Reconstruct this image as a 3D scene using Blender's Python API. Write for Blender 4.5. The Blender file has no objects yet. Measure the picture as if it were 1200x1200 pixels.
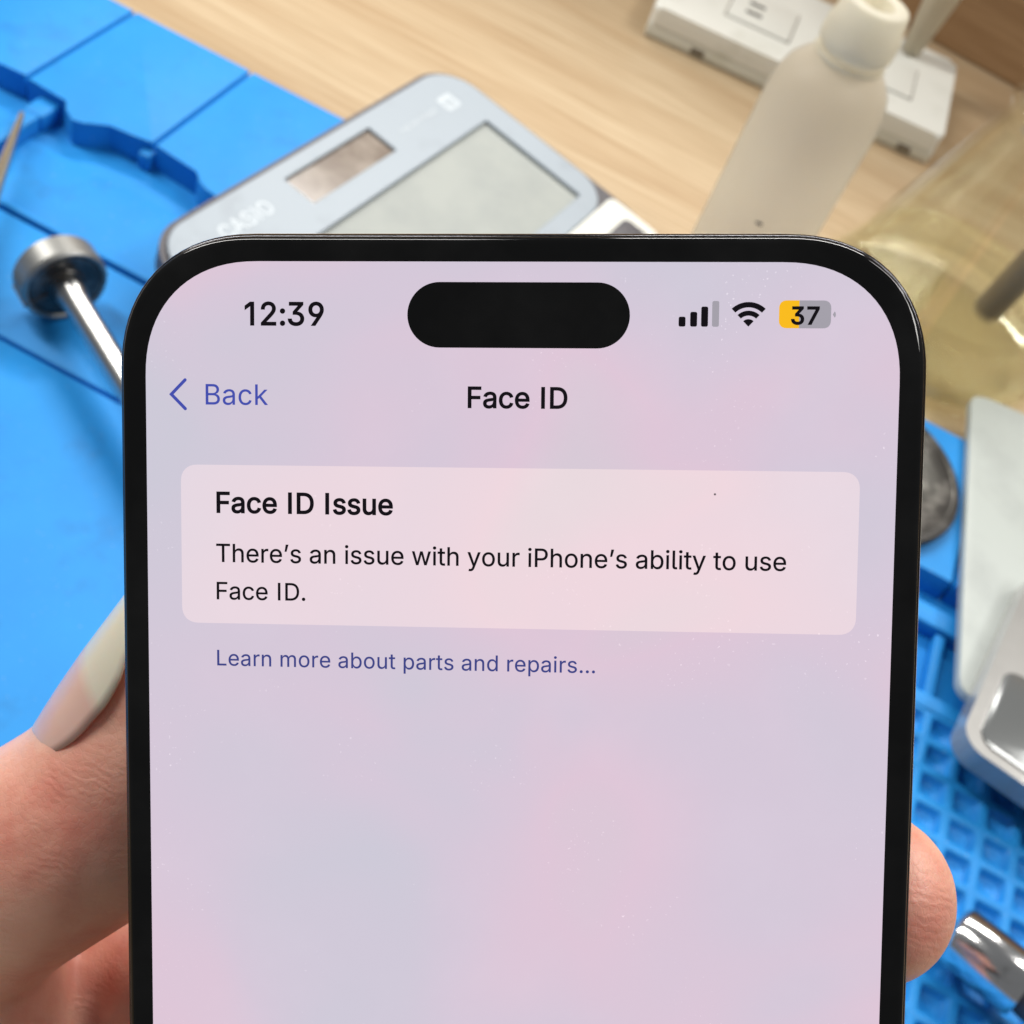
import bpy, bmesh, math, random
from mathutils import Vector, Matrix
from mathutils.geometry import delaunay_2d_cdt

random.seed(7)
S = bpy.context.scene
COL = S.collection

# ------------------------------------------------------------------ camera, world, lamps, exposure
CAM_H = 0.28
BX = Vector((0.86663, -0.49219, 0.08187))      # world X, Y, Z written in camera axes
BY = Vector((0.41668, 0.62365, -0.66139))
BZ = Vector((0.27447, 0.60730, 0.74556))
CAM_ROT = Matrix((BX, BY, BZ))                 # camera -> world
CAM_LOC = Vector((0, 0, CAM_H))
FPX = 1400.0
cd = bpy.data.cameras.new('camera')
cam = bpy.data.objects.new('camera', cd); COL.objects.link(cam)
cam.matrix_world = Matrix.Translation(CAM_LOC) @ CAM_ROT.to_4x4()
cd.sensor_width = 36; cd.sensor_height = 36; cd.lens = 36 * FPX / 1200
cd.clip_start = 0.01; cd.clip_end = 20
cd.dof.use_dof = True; cd.dof.focus_distance = 0.1145; cd.dof.aperture_fstop = 46
S.camera = cam

W = bpy.data.worlds.new('World'); S.world = W; W.use_nodes = True
wb = W.node_tree.nodes['Background']
wb.inputs[0].default_value = (0.95, 0.97, 1.0, 1); wb.inputs[1].default_value = 0.165

def lamp(name, loc, target, sx, sy, power, col=(1, 0.97, 0.93)):
    l = bpy.data.lights.new(name, 'AREA'); l.shape = 'RECTANGLE'; l.size = sx; l.size_y = sy
    l.energy = power; l.color = col
    o = bpy.data.objects.new(name, l); COL.objects.link(o); o.location = loc
    o.rotation_euler = (Vector(target) - Vector(loc)).to_track_quat('-Z', 'Y').to_euler()
    return o
lamp('area_lamp', (-0.25, 1.25, 1.05), (0, 0.3, 0), 0.9, 0.12, 15)
lamp('area_lamp', (0.75, 0.45, 1.2), (0, 0.3, 0), 0.9, 0.12, 6)
lamp('area_lamp', (-0.9, 0.32, 0.95), (0, 0.2, 0), 0.14, 0.9, 12)
lamp('area_lamp', (0.55, 0.95, 1.2), (0, 0.3, 0), 0.08, 0.9, 6)  # added strip, no such source seen: gives the steel tool brighter glints
S.view_settings.view_transform = 'Standard'; S.view_settings.look = 'None'
S.cycles.transparent_max_bounces = 40
S.view_settings.exposure = 0; S.view_settings.gamma = 1

# ------------------------------------------------------------------ helpers
def at(x, y, z=0.0):
    """the point of the horizontal plane at height z that the photograph shows at (x, y)"""
    d = CAM_ROT @ Vector((x - 600, 600 - y, -FPX))
    return CAM_LOC + d * ((z - CAM_H) / d.z)

def link(name, me, mat=None, parent=None, mw=None, smooth=False, **props):
    o = bpy.data.objects.new(name, me); COL.objects.link(o)
    if mat:
        for m in (mat if isinstance(mat, (list, tuple)) else [mat]): me.materials.append(m)
    if smooth:
        for p in me.polygons: p.use_smooth = True
    if parent: o.parent = parent
    if mw is not None: o.matrix_local = mw
    for k, v in props.items(): o[k] = v
    return o

def thing(name, label, cat, mw, group=None):
    o = bpy.data.objects.new(name, None); COL.objects.link(o); o.matrix_world = mw
    o.empty_display_size = 0.01
    o['label'] = label; o['category'] = cat
    if group: o['group'] = group
    return o

def frame(loc, ex, ez=Vector((0, 0, 1))):
    ex = Vector(ex).normalized(); ez = Vector(ez).normalized()
    ey = ez.cross(ex).normalized(); ex = ey.cross(ez)
    m = Matrix((ex, ey, ez)).transposed().to_4x4(); m.translation = Vector(loc); return m

def bm_mesh(bm, name='mesh'):
    bmesh.ops.recalc_face_normals(bm, faces=bm.faces)
    me = bpy.data.meshes.new(name); bm.to_mesh(me); bm.free(); return me

def prism(pts, z0, z1, bevel=0.0, seg=3, name='prism', smooth=True):
    bm = bmesh.new()
    a = [bm.verts.new((x, y, z0)) for x, y in pts]
    b = [bm.verts.new((x, y, z1)) for x, y in pts]
    n = len(pts)
    bm.faces.new(a[::-1]); top = bm.faces.new(b)
    for i in range(n): bm.faces.new((a[i], a[(i + 1) % n], b[(i + 1) % n], b[i]))
    if bevel:
        ed = [e for e in top.edges]
        bmesh.ops.bevel(bm, geom=ed, offset=bevel, segments=seg, affect='EDGES', clamp_overlap=True, profile=0.6)
    me = bm_mesh(bm, name)
    if smooth: shade(me)
    return me

def shade(me, ang=35):
    for p in me.polygons: p.use_smooth = True
    me.update()
    bm = bmesh.new(); bm.from_mesh(me)
    for e in bm.edges:
        if len(e.link_faces) == 2 and e.calc_face_angle(0) > math.radians(ang): e.smooth = False
    bm.to_mesh(me); bm.free()

def box(x0, x1, y0, y1, z0, z1, bevel=0.0, seg=3):
    bm = bmesh.new()
    bmesh.ops.create_cube(bm, size=1)
    for v in bm.verts:
        v.co = Vector(((x0 + x1) / 2 + v.co.x * (x1 - x0), (y0 + y1) / 2 + v.co.y * (y1 - y0), (z0 + z1) / 2 + v.co.z * (z1 - z0)))
    if bevel: bmesh.ops.bevel(bm, geom=list(bm.edges), offset=bevel, segments=seg, affect='EDGES', profile=0.5)
    me = bm_mesh(bm, 'box'); shade(me, 50); return me

def rrect(x0, x1, y0, y1, r, n=8, ex=2.0):
    """rounded rectangle outline, counter-clockwise; ex > 2 gives a squircle corner"""
    out = []
    for cx, cy, a0 in ((x1 - r, y1 - r, 0), (x0 + r, y1 - r, 90), (x0 + r, y0 + r, 180), (x1 - r, y0 + r, 270)):
        for i in range(n + 1):
            a = math.radians(a0 + 90 * i / n); c, s = math.cos(a), math.sin(a)
            px = math.copysign(abs(c) ** (2 / ex), c) * r; py = math.copysign(abs(s) ** (2 / ex), s) * r
            q = (cx + px, cy + py)
            if not out or (abs(q[0] - out[-1][0]) + abs(q[1] - out[-1][1])) > 1e-7: out.append(q)
    return out

def lathe(prof, n=48, cap0=True, cap1=True, name='lathe', ang=40):
    bm = bmesh.new(); rings = []
    for r, z in prof:
        if r < 1e-7: rings.append([bm.verts.new((0, 0, z))])
        else: rings.append([bm.verts.new((r * math.cos(2 * math.pi * i / n), r * math.sin(2 * math.pi * i / n), z)) for i in range(n)])
    for a, b in zip(rings, rings[1:]):
        for i in range(n):
            j = (i + 1) % n
            if len(a) == 1 and len(b) == 1: continue
            if len(a) == 1: bm.faces.new((a[0], b[j], b[i]))
            elif len(b) == 1: bm.faces.new((a[i], a[j], b[0]))
            else: bm.faces.new((a[i], a[j], b[j], b[i]))
    if cap0 and len(rings[0]) > 1: bm.faces.new(rings[0][::-1])
    if cap1 and len(rings[-1]) > 1: bm.faces.new(rings[-1])
    me = bm_mesh(bm, name); shade(me, ang); return me

# ------------------------------------------------------------------ materials
def mat(name, col, rough=0.5, metal=0.0, spec=0.5, **kw):
    m = bpy.data.materials.new(name); m.use_nodes = True
    b = m.node_tree.nodes['Principled BSDF']
    b.inputs['Base Color'].default_value = (*col, 1); b.inputs['Roughness'].default_value = rough
    b.inputs['Metallic'].default_value = metal; b.inputs['Specular IOR Level'].default_value = spec
    for k, v in kw.items(): b.inputs[k.replace('_', ' ')].default_value = v
    return m

class NT:
    def __init__(s, m): s.t = m.node_tree; s.b = s.t.nodes['Principled BSDF']
    def n(s, typ, **kw):
        x = s.t.nodes.new(typ)
        for k, v in kw.items():
            if k.startswith('_'): setattr(x, k[1:], v)
            else: x.inputs[k.replace('_', ' ')].default_value = v
        return x
    def l(s, a, ao, b, bi): s.t.links.new(a.outputs[ao], b.inputs[bi])
    def coords(s, scale=(1, 1, 1), rot=(0, 0, 0), loc=(0, 0, 0)):
        tc = s.n('ShaderNodeTexCoord'); mp = s.n('ShaderNodeMapping')
        mp.inputs['Scale'].default_value = scale; mp.inputs['Rotation'].default_value = rot; mp.inputs['Location'].default_value = loc
        s.l(tc, 'Object', mp, 'Vector'); return mp
    def noise(s, mp, sc, det=3, rough=0.5):
        x = s.n('ShaderNodeTexNoise', Scale=sc, Detail=det, Roughness=rough)
        if mp: s.l(mp, 'Vector', x, 'Vector')
        return x
    def ramp(s, src, so, stops):
        r = s.n('ShaderNodeValToRGB'); el = r.color_ramp.elements
        while len(el) < len(stops): el.new(0.5)
        for e, (p, c) in zip(el, stops): e.position = p; e.color = (*c, 1) if len(c) == 3 else c
        s.l(src, so, r, 'Fac'); return r
    def bump(s, src, so, strength, dist):
        b = s.n('ShaderNodeBump', Strength=strength, Distance=dist); s.l(src, so, b, 'Height'); s.l(b, 'Normal', s.b, 'Normal'); return b
    def mix(s, fac, a, b, typ='MIX'):
        x = s.n('ShaderNodeMix', _data_type='RGBA', _blend_type=typ)
        for i, v in ((0, fac), (6, a), (7, b)):
            if isinstance(v, tuple) and hasattr(v[0], 'outputs'): s.t.links.new(v[0].outputs[v[1]], x.inputs[i])
            elif isinstance(v, (int, float)): x.inputs[i].default_value = v
            else: x.inputs[i].default_value = (*v, 1)
        return x

def wood(name, c0, c1, c2, rot):
    m = mat(name, c1, 0.42); t = NT(m)
    mp = t.coords((3.0, 42.0, 42.0), rot)
    n1 = t.noise(mp, 1.0, 5, 0.55); n1.inputs['Distortion'].default_value = 0.4
    mp2 = t.coords((14.0, 420.0, 420.0), rot); n2 = t.noise(mp2, 1.0, 3, 0.6)
    r1 = t.ramp(n1, 'Fac', [(0.3, c0), (0.5, c1), (0.68, c2)])
    r2 = t.ramp(n2, 'Fac', [(0.35, (0.80, 0.75, 0.69)), (0.65, (1, 1, 1))])
    mx = t.mix(1.0, (r1, 'Color'), (r2, 'Color'), 'MULTIPLY')
    t.t.links.new(mx.outputs[2], t.b.inputs['Base Color'])
    t.bump(n2, 'Fac', 0.15, 0.0004)
    return m
M_wood = wood('pale_wood', (0.45, 0.315, 0.18), (0.53, 0.405, 0.255), (0.585, 0.465, 0.305), (0, 0, math.radians(-2)))
M_wallwood = wood('brown_wood', (0.36, 0.22, 0.115), (0.44, 0.285, 0.155), (0.50, 0.335, 0.19), (0, 0, 0))

M_mat = mat('blue_silicone', (0.022, 0.285, 0.80), 0.55, 0, 0.35)
t = NT(M_mat); mp = t.coords()
n1 = t.noise(mp, 22, 4, 0.6)
r1 = t.ramp(n1, 'Fac', [(0.3, (0.010, 0.235, 0.64)), (0.7, (0.014, 0.28, 0.72))])
n2 = t.noise(mp, 55, 5, 0.65)
r2 = t.ramp(n2, 'Fac', [(0.56, (0, 0, 0)), (0.74, (0.45, 0.45, 0.45))])
mx = t.mix((r2, 'Color'), (r1, 'Color'), (0.012, 0.15, 0.42)); sp = t.noise(mp, 1100, 1); sr = t.ramp(sp, 'Fac', [(0.72, (0, 0, 0)), (0.78, (0.6, 0.6, 0.6))])
mx2 = t.mix((sr, 'Color'), (mx, 2), (0.30, 0.42, 0.55)); t.t.links.new(mx2.outputs[2], t.b.inputs['Base Color'])
n3 = t.noise(mp, 900, 2); t.bump(n3, 'Fac', 0.12, 0.0003)

def grime(m, base, dirt, sc=60, lo=0.55, hi=0.75, bump=0.0):
    t = NT(m); mp = t.coords(); n = t.noise(mp, sc, 5, 0.65)
    r = t.ramp(n, 'Fac', [(lo, base), (hi, dirt)]); t.l(r, 'Color', t.b, 'Base Color')
    if bump: t.bump(n, 'Fac', bump, 0.0004)
    return m
M_silver = grime(mat('silver_plastic', (0.6, 0.66, 0.72), 0.42, 0.0), (0.32, 0.375, 0.425), (0.27, 0.315, 0.36), 45)
M_darkrim = mat('dark_grey_plastic', (0.07, 0.065, 0.075), 0.5)
M_lcd = grime(mat('lcd_glass', (0.38, 0.42, 0.38), 0.45, 0, 0.25), (0.37, 0.395, 0.37), (0.32, 0.345, 0.33), 30, 0.4, 0.65)
M_solar = grime(mat('solar_cell', (0.22, 0.17, 0.13), 0.15), (0.20, 0.155, 0.12), (0.34, 0.29, 0.24), 60, 0.45, 0.7)
M_whitep = grime(mat('white_plastic', (0.74, 0.76, 0.70), 0.35), (0.80, 0.81, 0.75), (0.68, 0.69, 0.62), 40)
M_cream = grime(mat('cream_plastic', (0.70, 0.70, 0.62), 0.4), (0.72, 0.73, 0.65), (0.6, 0.6, 0.5), 40)
M_plate = grime(mat('grey_white_plastic', (0.6, 0.62, 0.6), 0.4), (0.46, 0.50, 0.475), (0.37, 0.40, 0.385), 30, 0.5, 0.8)
M_print = mat('white_print', (0.50, 0.56, 0.60), 0.4)
M_slot = mat('dark_slot', (0.05, 0.045, 0.04), 0.6)
M_notch = mat('notch', (0.16, 0.13, 0.09), 0.6)
M_steel = grime(mat('polished_steel', (0.62, 0.62, 0.62), 0.14, 1.0), (0.80, 0.80, 0.80), (0.45, 0.45, 0.44), 140)
M_satin = grime(mat('satin_metal', (0.5, 0.5, 0.49), 0.3, 1.0), (0.50, 0.50, 0.49), (0.36, 0.36, 0.34), 120, bump=0.1)
M_dull = grime(mat('dull_grey_metal', (0.3, 0.3, 0.29), 0.45, 0.8), (0.30, 0.30, 0.285), (0.18, 0.175, 0.165), 150, bump=0.1)
M_darkmetal = grime(mat('dark_worn_metal', (0.12, 0.115, 0.11), 0.30, 0.6), (0.055, 0.052, 0.048), (0.20, 0.19, 0.175), 110, 0.5, 0.7, 0.2)
M_tweezer = mat('dull_tweezer_metal', (0.36, 0.30, 0.21), 0.4, 0.7)
M_device = grime(mat('silver_housing', (0.42, 0.43, 0.43), 0.35, 0.2, 0.5, Coat_Weight=1.0, Coat_Roughness=0.06), (0.36, 0.355, 0.34), (0.30, 0.295, 0.28), 25, 0.4, 0.7)
M_device2 = mat('grey_panel', (0.22, 0.23, 0.23), 0.15, 0.5)

def milky(name, base, trans, refr, f1, f2):
    m = mat(name, base, 0.40, 0, 0.4); t = NT(m)
    tr = t.n('ShaderNodeBsdfTranslucent', Color=(*trans, 1)); tp = t.n('ShaderNodeBsdfRefraction', Color=(*refr, 1), Roughness=0.33, IOR=1.10)
    ms = t.n('ShaderNodeMixShader', Fac=f1); ms2 = t.n('ShaderNodeMixShader', Fac=f2); out = t.t.nodes['Material Output']
    t.t.links.new(t.b.outputs[0], ms.inputs[1]); t.t.links.new(tr.outputs[0], ms.inputs[2])
    t.t.links.new(ms.outputs[0], ms2.inputs[1]); t.t.links.new(tp.outputs[0], ms2.inputs[2]); t.t.links.new(ms2.outputs[0], out.inputs['Surface'])
    return m
M_bottle = milky('milky_plastic', (0.70, 0.675, 0.60), (0.94, 0.90, 0.79), (0.98, 0.965, 0.91), 0.50, 0.50)
M_cap = milky('white_translucent_cap', (0.86, 0.83, 0.72), (0.97, 0.93, 0.80), (0.95, 0.92, 0.84), 0.5, 0.15)
def thin_glass(name, tint, base=0.05, edge=0.75):
    m = bpy.data.materials.new(name); m.use_nodes = True; nt = m.node_tree; nt.nodes.remove(nt.nodes['Principled BSDF'])
    tb = nt.nodes.new('ShaderNodeBsdfTransparent'); tb.inputs[0].default_value = (*tint, 1)
    gl = nt.nodes.new('ShaderNodeBsdfGlossy'); gl.inputs['Roughness'].default_value = 0.01; gl.inputs['Color'].default_value = (1, 1, 0.98, 1)
    fr = nt.nodes.new('ShaderNodeFresnel'); ge = nt.nodes.new('ShaderNodeNewGeometry'); mr = nt.nodes.new('ShaderNodeMapRange')
    mr.inputs['To Min'].default_value = 1.62; mr.inputs['To Max'].default_value = 1 / 1.62
    nt.links.new(ge.outputs['Backfacing'], mr.inputs['Value']); nt.links.new(mr.outputs[0], fr.inputs['IOR'])
    mx = nt.nodes.new('ShaderNodeMixShader'); L = nt.links
    L.new(fr.outputs[0], mx.inputs[0]); L.new(tb.outputs[0], mx.inputs[1]); L.new(gl.outputs[0], mx.inputs[2]); L.new(mx.outputs[0], nt.nodes['Material Output'].inputs['Surface'])
    return m
M_glass = thin_glass('clear_glass', (0.985, 0.99, 0.965))
M_liquid = mat('pale_yellow_liquid', (1.0, 1.0, 0.93), 0.0, 0, 0.5, Transmission_Weight=1.0, IOR=1.34)
t = NT(M_liquid); tb = t.n('ShaderNodeBsdfTransparent', Color=(0.99, 0.995, 0.93, 1)); ms = t.n('ShaderNodeMixShader', Fac=0.72)
t.t.links.new(t.b.outputs[0], ms.inputs[1]); t.t.links.new(tb.outputs[0], ms.inputs[2]); t.t.links.new(ms.outputs[0], t.t.nodes['Material Output'].inputs['Surface'])
M_brush = mat('brown_brush_handle', (0.20, 0.15, 0.09), 0.4)

# skin
M_skin = mat('skin', (0.62, 0.33, 0.23), 0.40, 0, 0.5, Subsurface_Weight=0.45, Subsurface_Scale=0.003)
M_skin.node_tree.nodes['Principled BSDF'].inputs['Subsurface Radius'].default_value = (1.0, 0.35, 0.2)
t = NT(M_skin); mp = t.coords()
n1 = t.noise(mp, 90, 4, 0.6)
r1 = t.ramp(n1, 'Fac', [(0.3, (0.76, 0.29, 0.215)), (0.5, (0.84, 0.43, 0.32)), (0.72, (0.89, 0.53, 0.40))]); t.l(r1, 'Color', t.b, 'Base Color')
M_nail = mat('fingernail', (0.82, 0.50, 0.43), 0.22, 0, 0.5, Subsurface_Weight=0.3, Subsurface_Scale=0.002)
t = NT(M_nail); an = t.n('ShaderNodeAttribute', _attribute_name='along')
r_ = t.ramp(an, 'Fac', [(0.0, (0.78, 0.42, 0.35)), (0.12, (0.82, 0.56, 0.50)), (0.22, (0.82, 0.49, 0.42)), (0.50, (0.80, 0.50, 0.42)), (0.57, (0.78, 0.68, 0.55)), (1.0, (0.78, 0.73, 0.58))]); t.l(r_, 'Color', t.b, 'Base Color')
M_nailtip = mat('nail_free_edge', (0.72, 0.72, 0.60), 0.25, 0, 0.5, Subsurface_Weight=0.3, Subsurface_Scale=0.002)

# phone
M_bezel = mat('black_glass', (0.004, 0.004, 0.005), 0.06, 0, 0.4)
M_frame = mat('black_metal_frame', (0.06, 0.06, 0.065), 0.11, 1.0)
t = NT(M_bezel); mp = t.coords(); n_ = t.noise(mp, 75, 4, 0.6); r_ = t.ramp(n_, 'Fac', [(0.45, (0.002, 0.002, 0.002)), (0.75, (0.009, 0.009, 0.009))]); t.l(r_, 'Color', t.b, 'Base Color')  # faint lighter room reflections painted into the base colour as noise
t = NT(M_frame); mp = t.coords(); n_ = t.noise(mp, 1500, 3, 0.7); t.bump(n_, 'Fac', 0.25, 0.00005)
M_back = mat('black_back_glass', (0.01, 0.01, 0.012), 0.3)
def emis(name, col, rough=0.08):
    m = mat(name, (0, 0, 0), rough, 0, 0.4)
    b = m.node_tree.nodes['Principled BSDF']; b.inputs['Emission Color'].default_value = (*col, 1); b.inputs['Emission Strength'].default_value = 1.0
    return m
def panel_mat(name, k0, k1, k2, k3):
    """lit display: faint pink and lilac reflections painted into its emission, plus dust specks lying on the glass"""
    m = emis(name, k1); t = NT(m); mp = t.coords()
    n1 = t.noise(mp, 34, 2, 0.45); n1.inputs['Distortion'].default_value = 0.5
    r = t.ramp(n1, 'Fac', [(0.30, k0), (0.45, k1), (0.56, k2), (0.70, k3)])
    dd = t.n('ShaderNodeVectorMath', _operation='DISTANCE'); t.t.links.new(mp.outputs[0], dd.inputs[0]); dd.inputs[1].default_value = (0.012, -0.040, 0)  # painted reflection turns pinker around this point of the screen
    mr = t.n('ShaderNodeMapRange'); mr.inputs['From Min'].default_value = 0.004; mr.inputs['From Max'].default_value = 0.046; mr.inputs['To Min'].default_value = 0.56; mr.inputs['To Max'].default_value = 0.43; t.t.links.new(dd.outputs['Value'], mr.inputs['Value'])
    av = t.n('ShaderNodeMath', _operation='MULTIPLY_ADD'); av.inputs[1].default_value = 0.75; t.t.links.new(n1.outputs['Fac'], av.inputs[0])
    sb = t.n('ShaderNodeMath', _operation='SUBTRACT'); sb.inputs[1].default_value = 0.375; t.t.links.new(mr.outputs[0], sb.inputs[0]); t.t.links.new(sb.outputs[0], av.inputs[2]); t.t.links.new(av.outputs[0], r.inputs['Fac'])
    d = t.noise(mp, 2900, 1, 0.5); area = t.noise(mp, 70, 2, 0.6)
    ra = t.ramp(area, 'Fac', [(0.53, (0, 0, 0)), (0.68, (1, 1, 1))])
    rd = t.ramp(d, 'Fac', [(0.70, (0, 0, 0)), (0.76, (1, 1, 1))])
    mk = t.mix(1.0, (ra, 'Color'), (rd, 'Color'), 'MULTIPLY')
    mp2 = t.coords(loc=(0.4, 0.7, 0.1)); d2 = t.n('ShaderNodeTexVoronoi', Scale=150.0); t.l(mp2, 'Vector', d2, 'Vector')
    rk = t.ramp(d2, 'Distance', [(0.012, (1, 1, 1)), (0.022, (0, 0, 0))])
    sel = t.ramp(d2, 'Color', [(0.60, (0, 0, 0)), (0.62, (1, 1, 1))])
    mk2 = t.mix(1.0, (rk, 'Color'), (sel, 'Color'), 'MULTIPLY')
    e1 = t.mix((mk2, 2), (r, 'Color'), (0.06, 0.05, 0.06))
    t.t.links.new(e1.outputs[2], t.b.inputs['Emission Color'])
    sm = t.noise(mp, 48, 5, 0.65); rs_ = t.ramp(sm, 'Fac', [(0.5, (0, 0, 0)), (0.72, (0.03, 0.03, 0.032))])
    bc = t.mix((mk, 2), (rs_, 'Color'), (0.42, 0.42, 0.42)); t.t.links.new(bc.outputs[2], t.b.inputs['Base Color'])
    return m
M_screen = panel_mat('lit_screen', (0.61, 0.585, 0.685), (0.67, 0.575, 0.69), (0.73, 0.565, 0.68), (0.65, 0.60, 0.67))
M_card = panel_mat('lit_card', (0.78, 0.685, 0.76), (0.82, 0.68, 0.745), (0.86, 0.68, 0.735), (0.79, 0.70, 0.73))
M_ink = mat('black_text', (0.006, 0.003, 0.008), 0.08, 0, 0.4)
M_blue = emis('blue_text', (0.055, 0.075, 0.42))
M_link = emis('link_text', (0.045, 0.055, 0.24))
M_grey = emis('grey_icon', (0.37, 0.35, 0.40))
M_yellow = emis('yellow_icon', (0.95, 0.50, 0.01))

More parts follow.
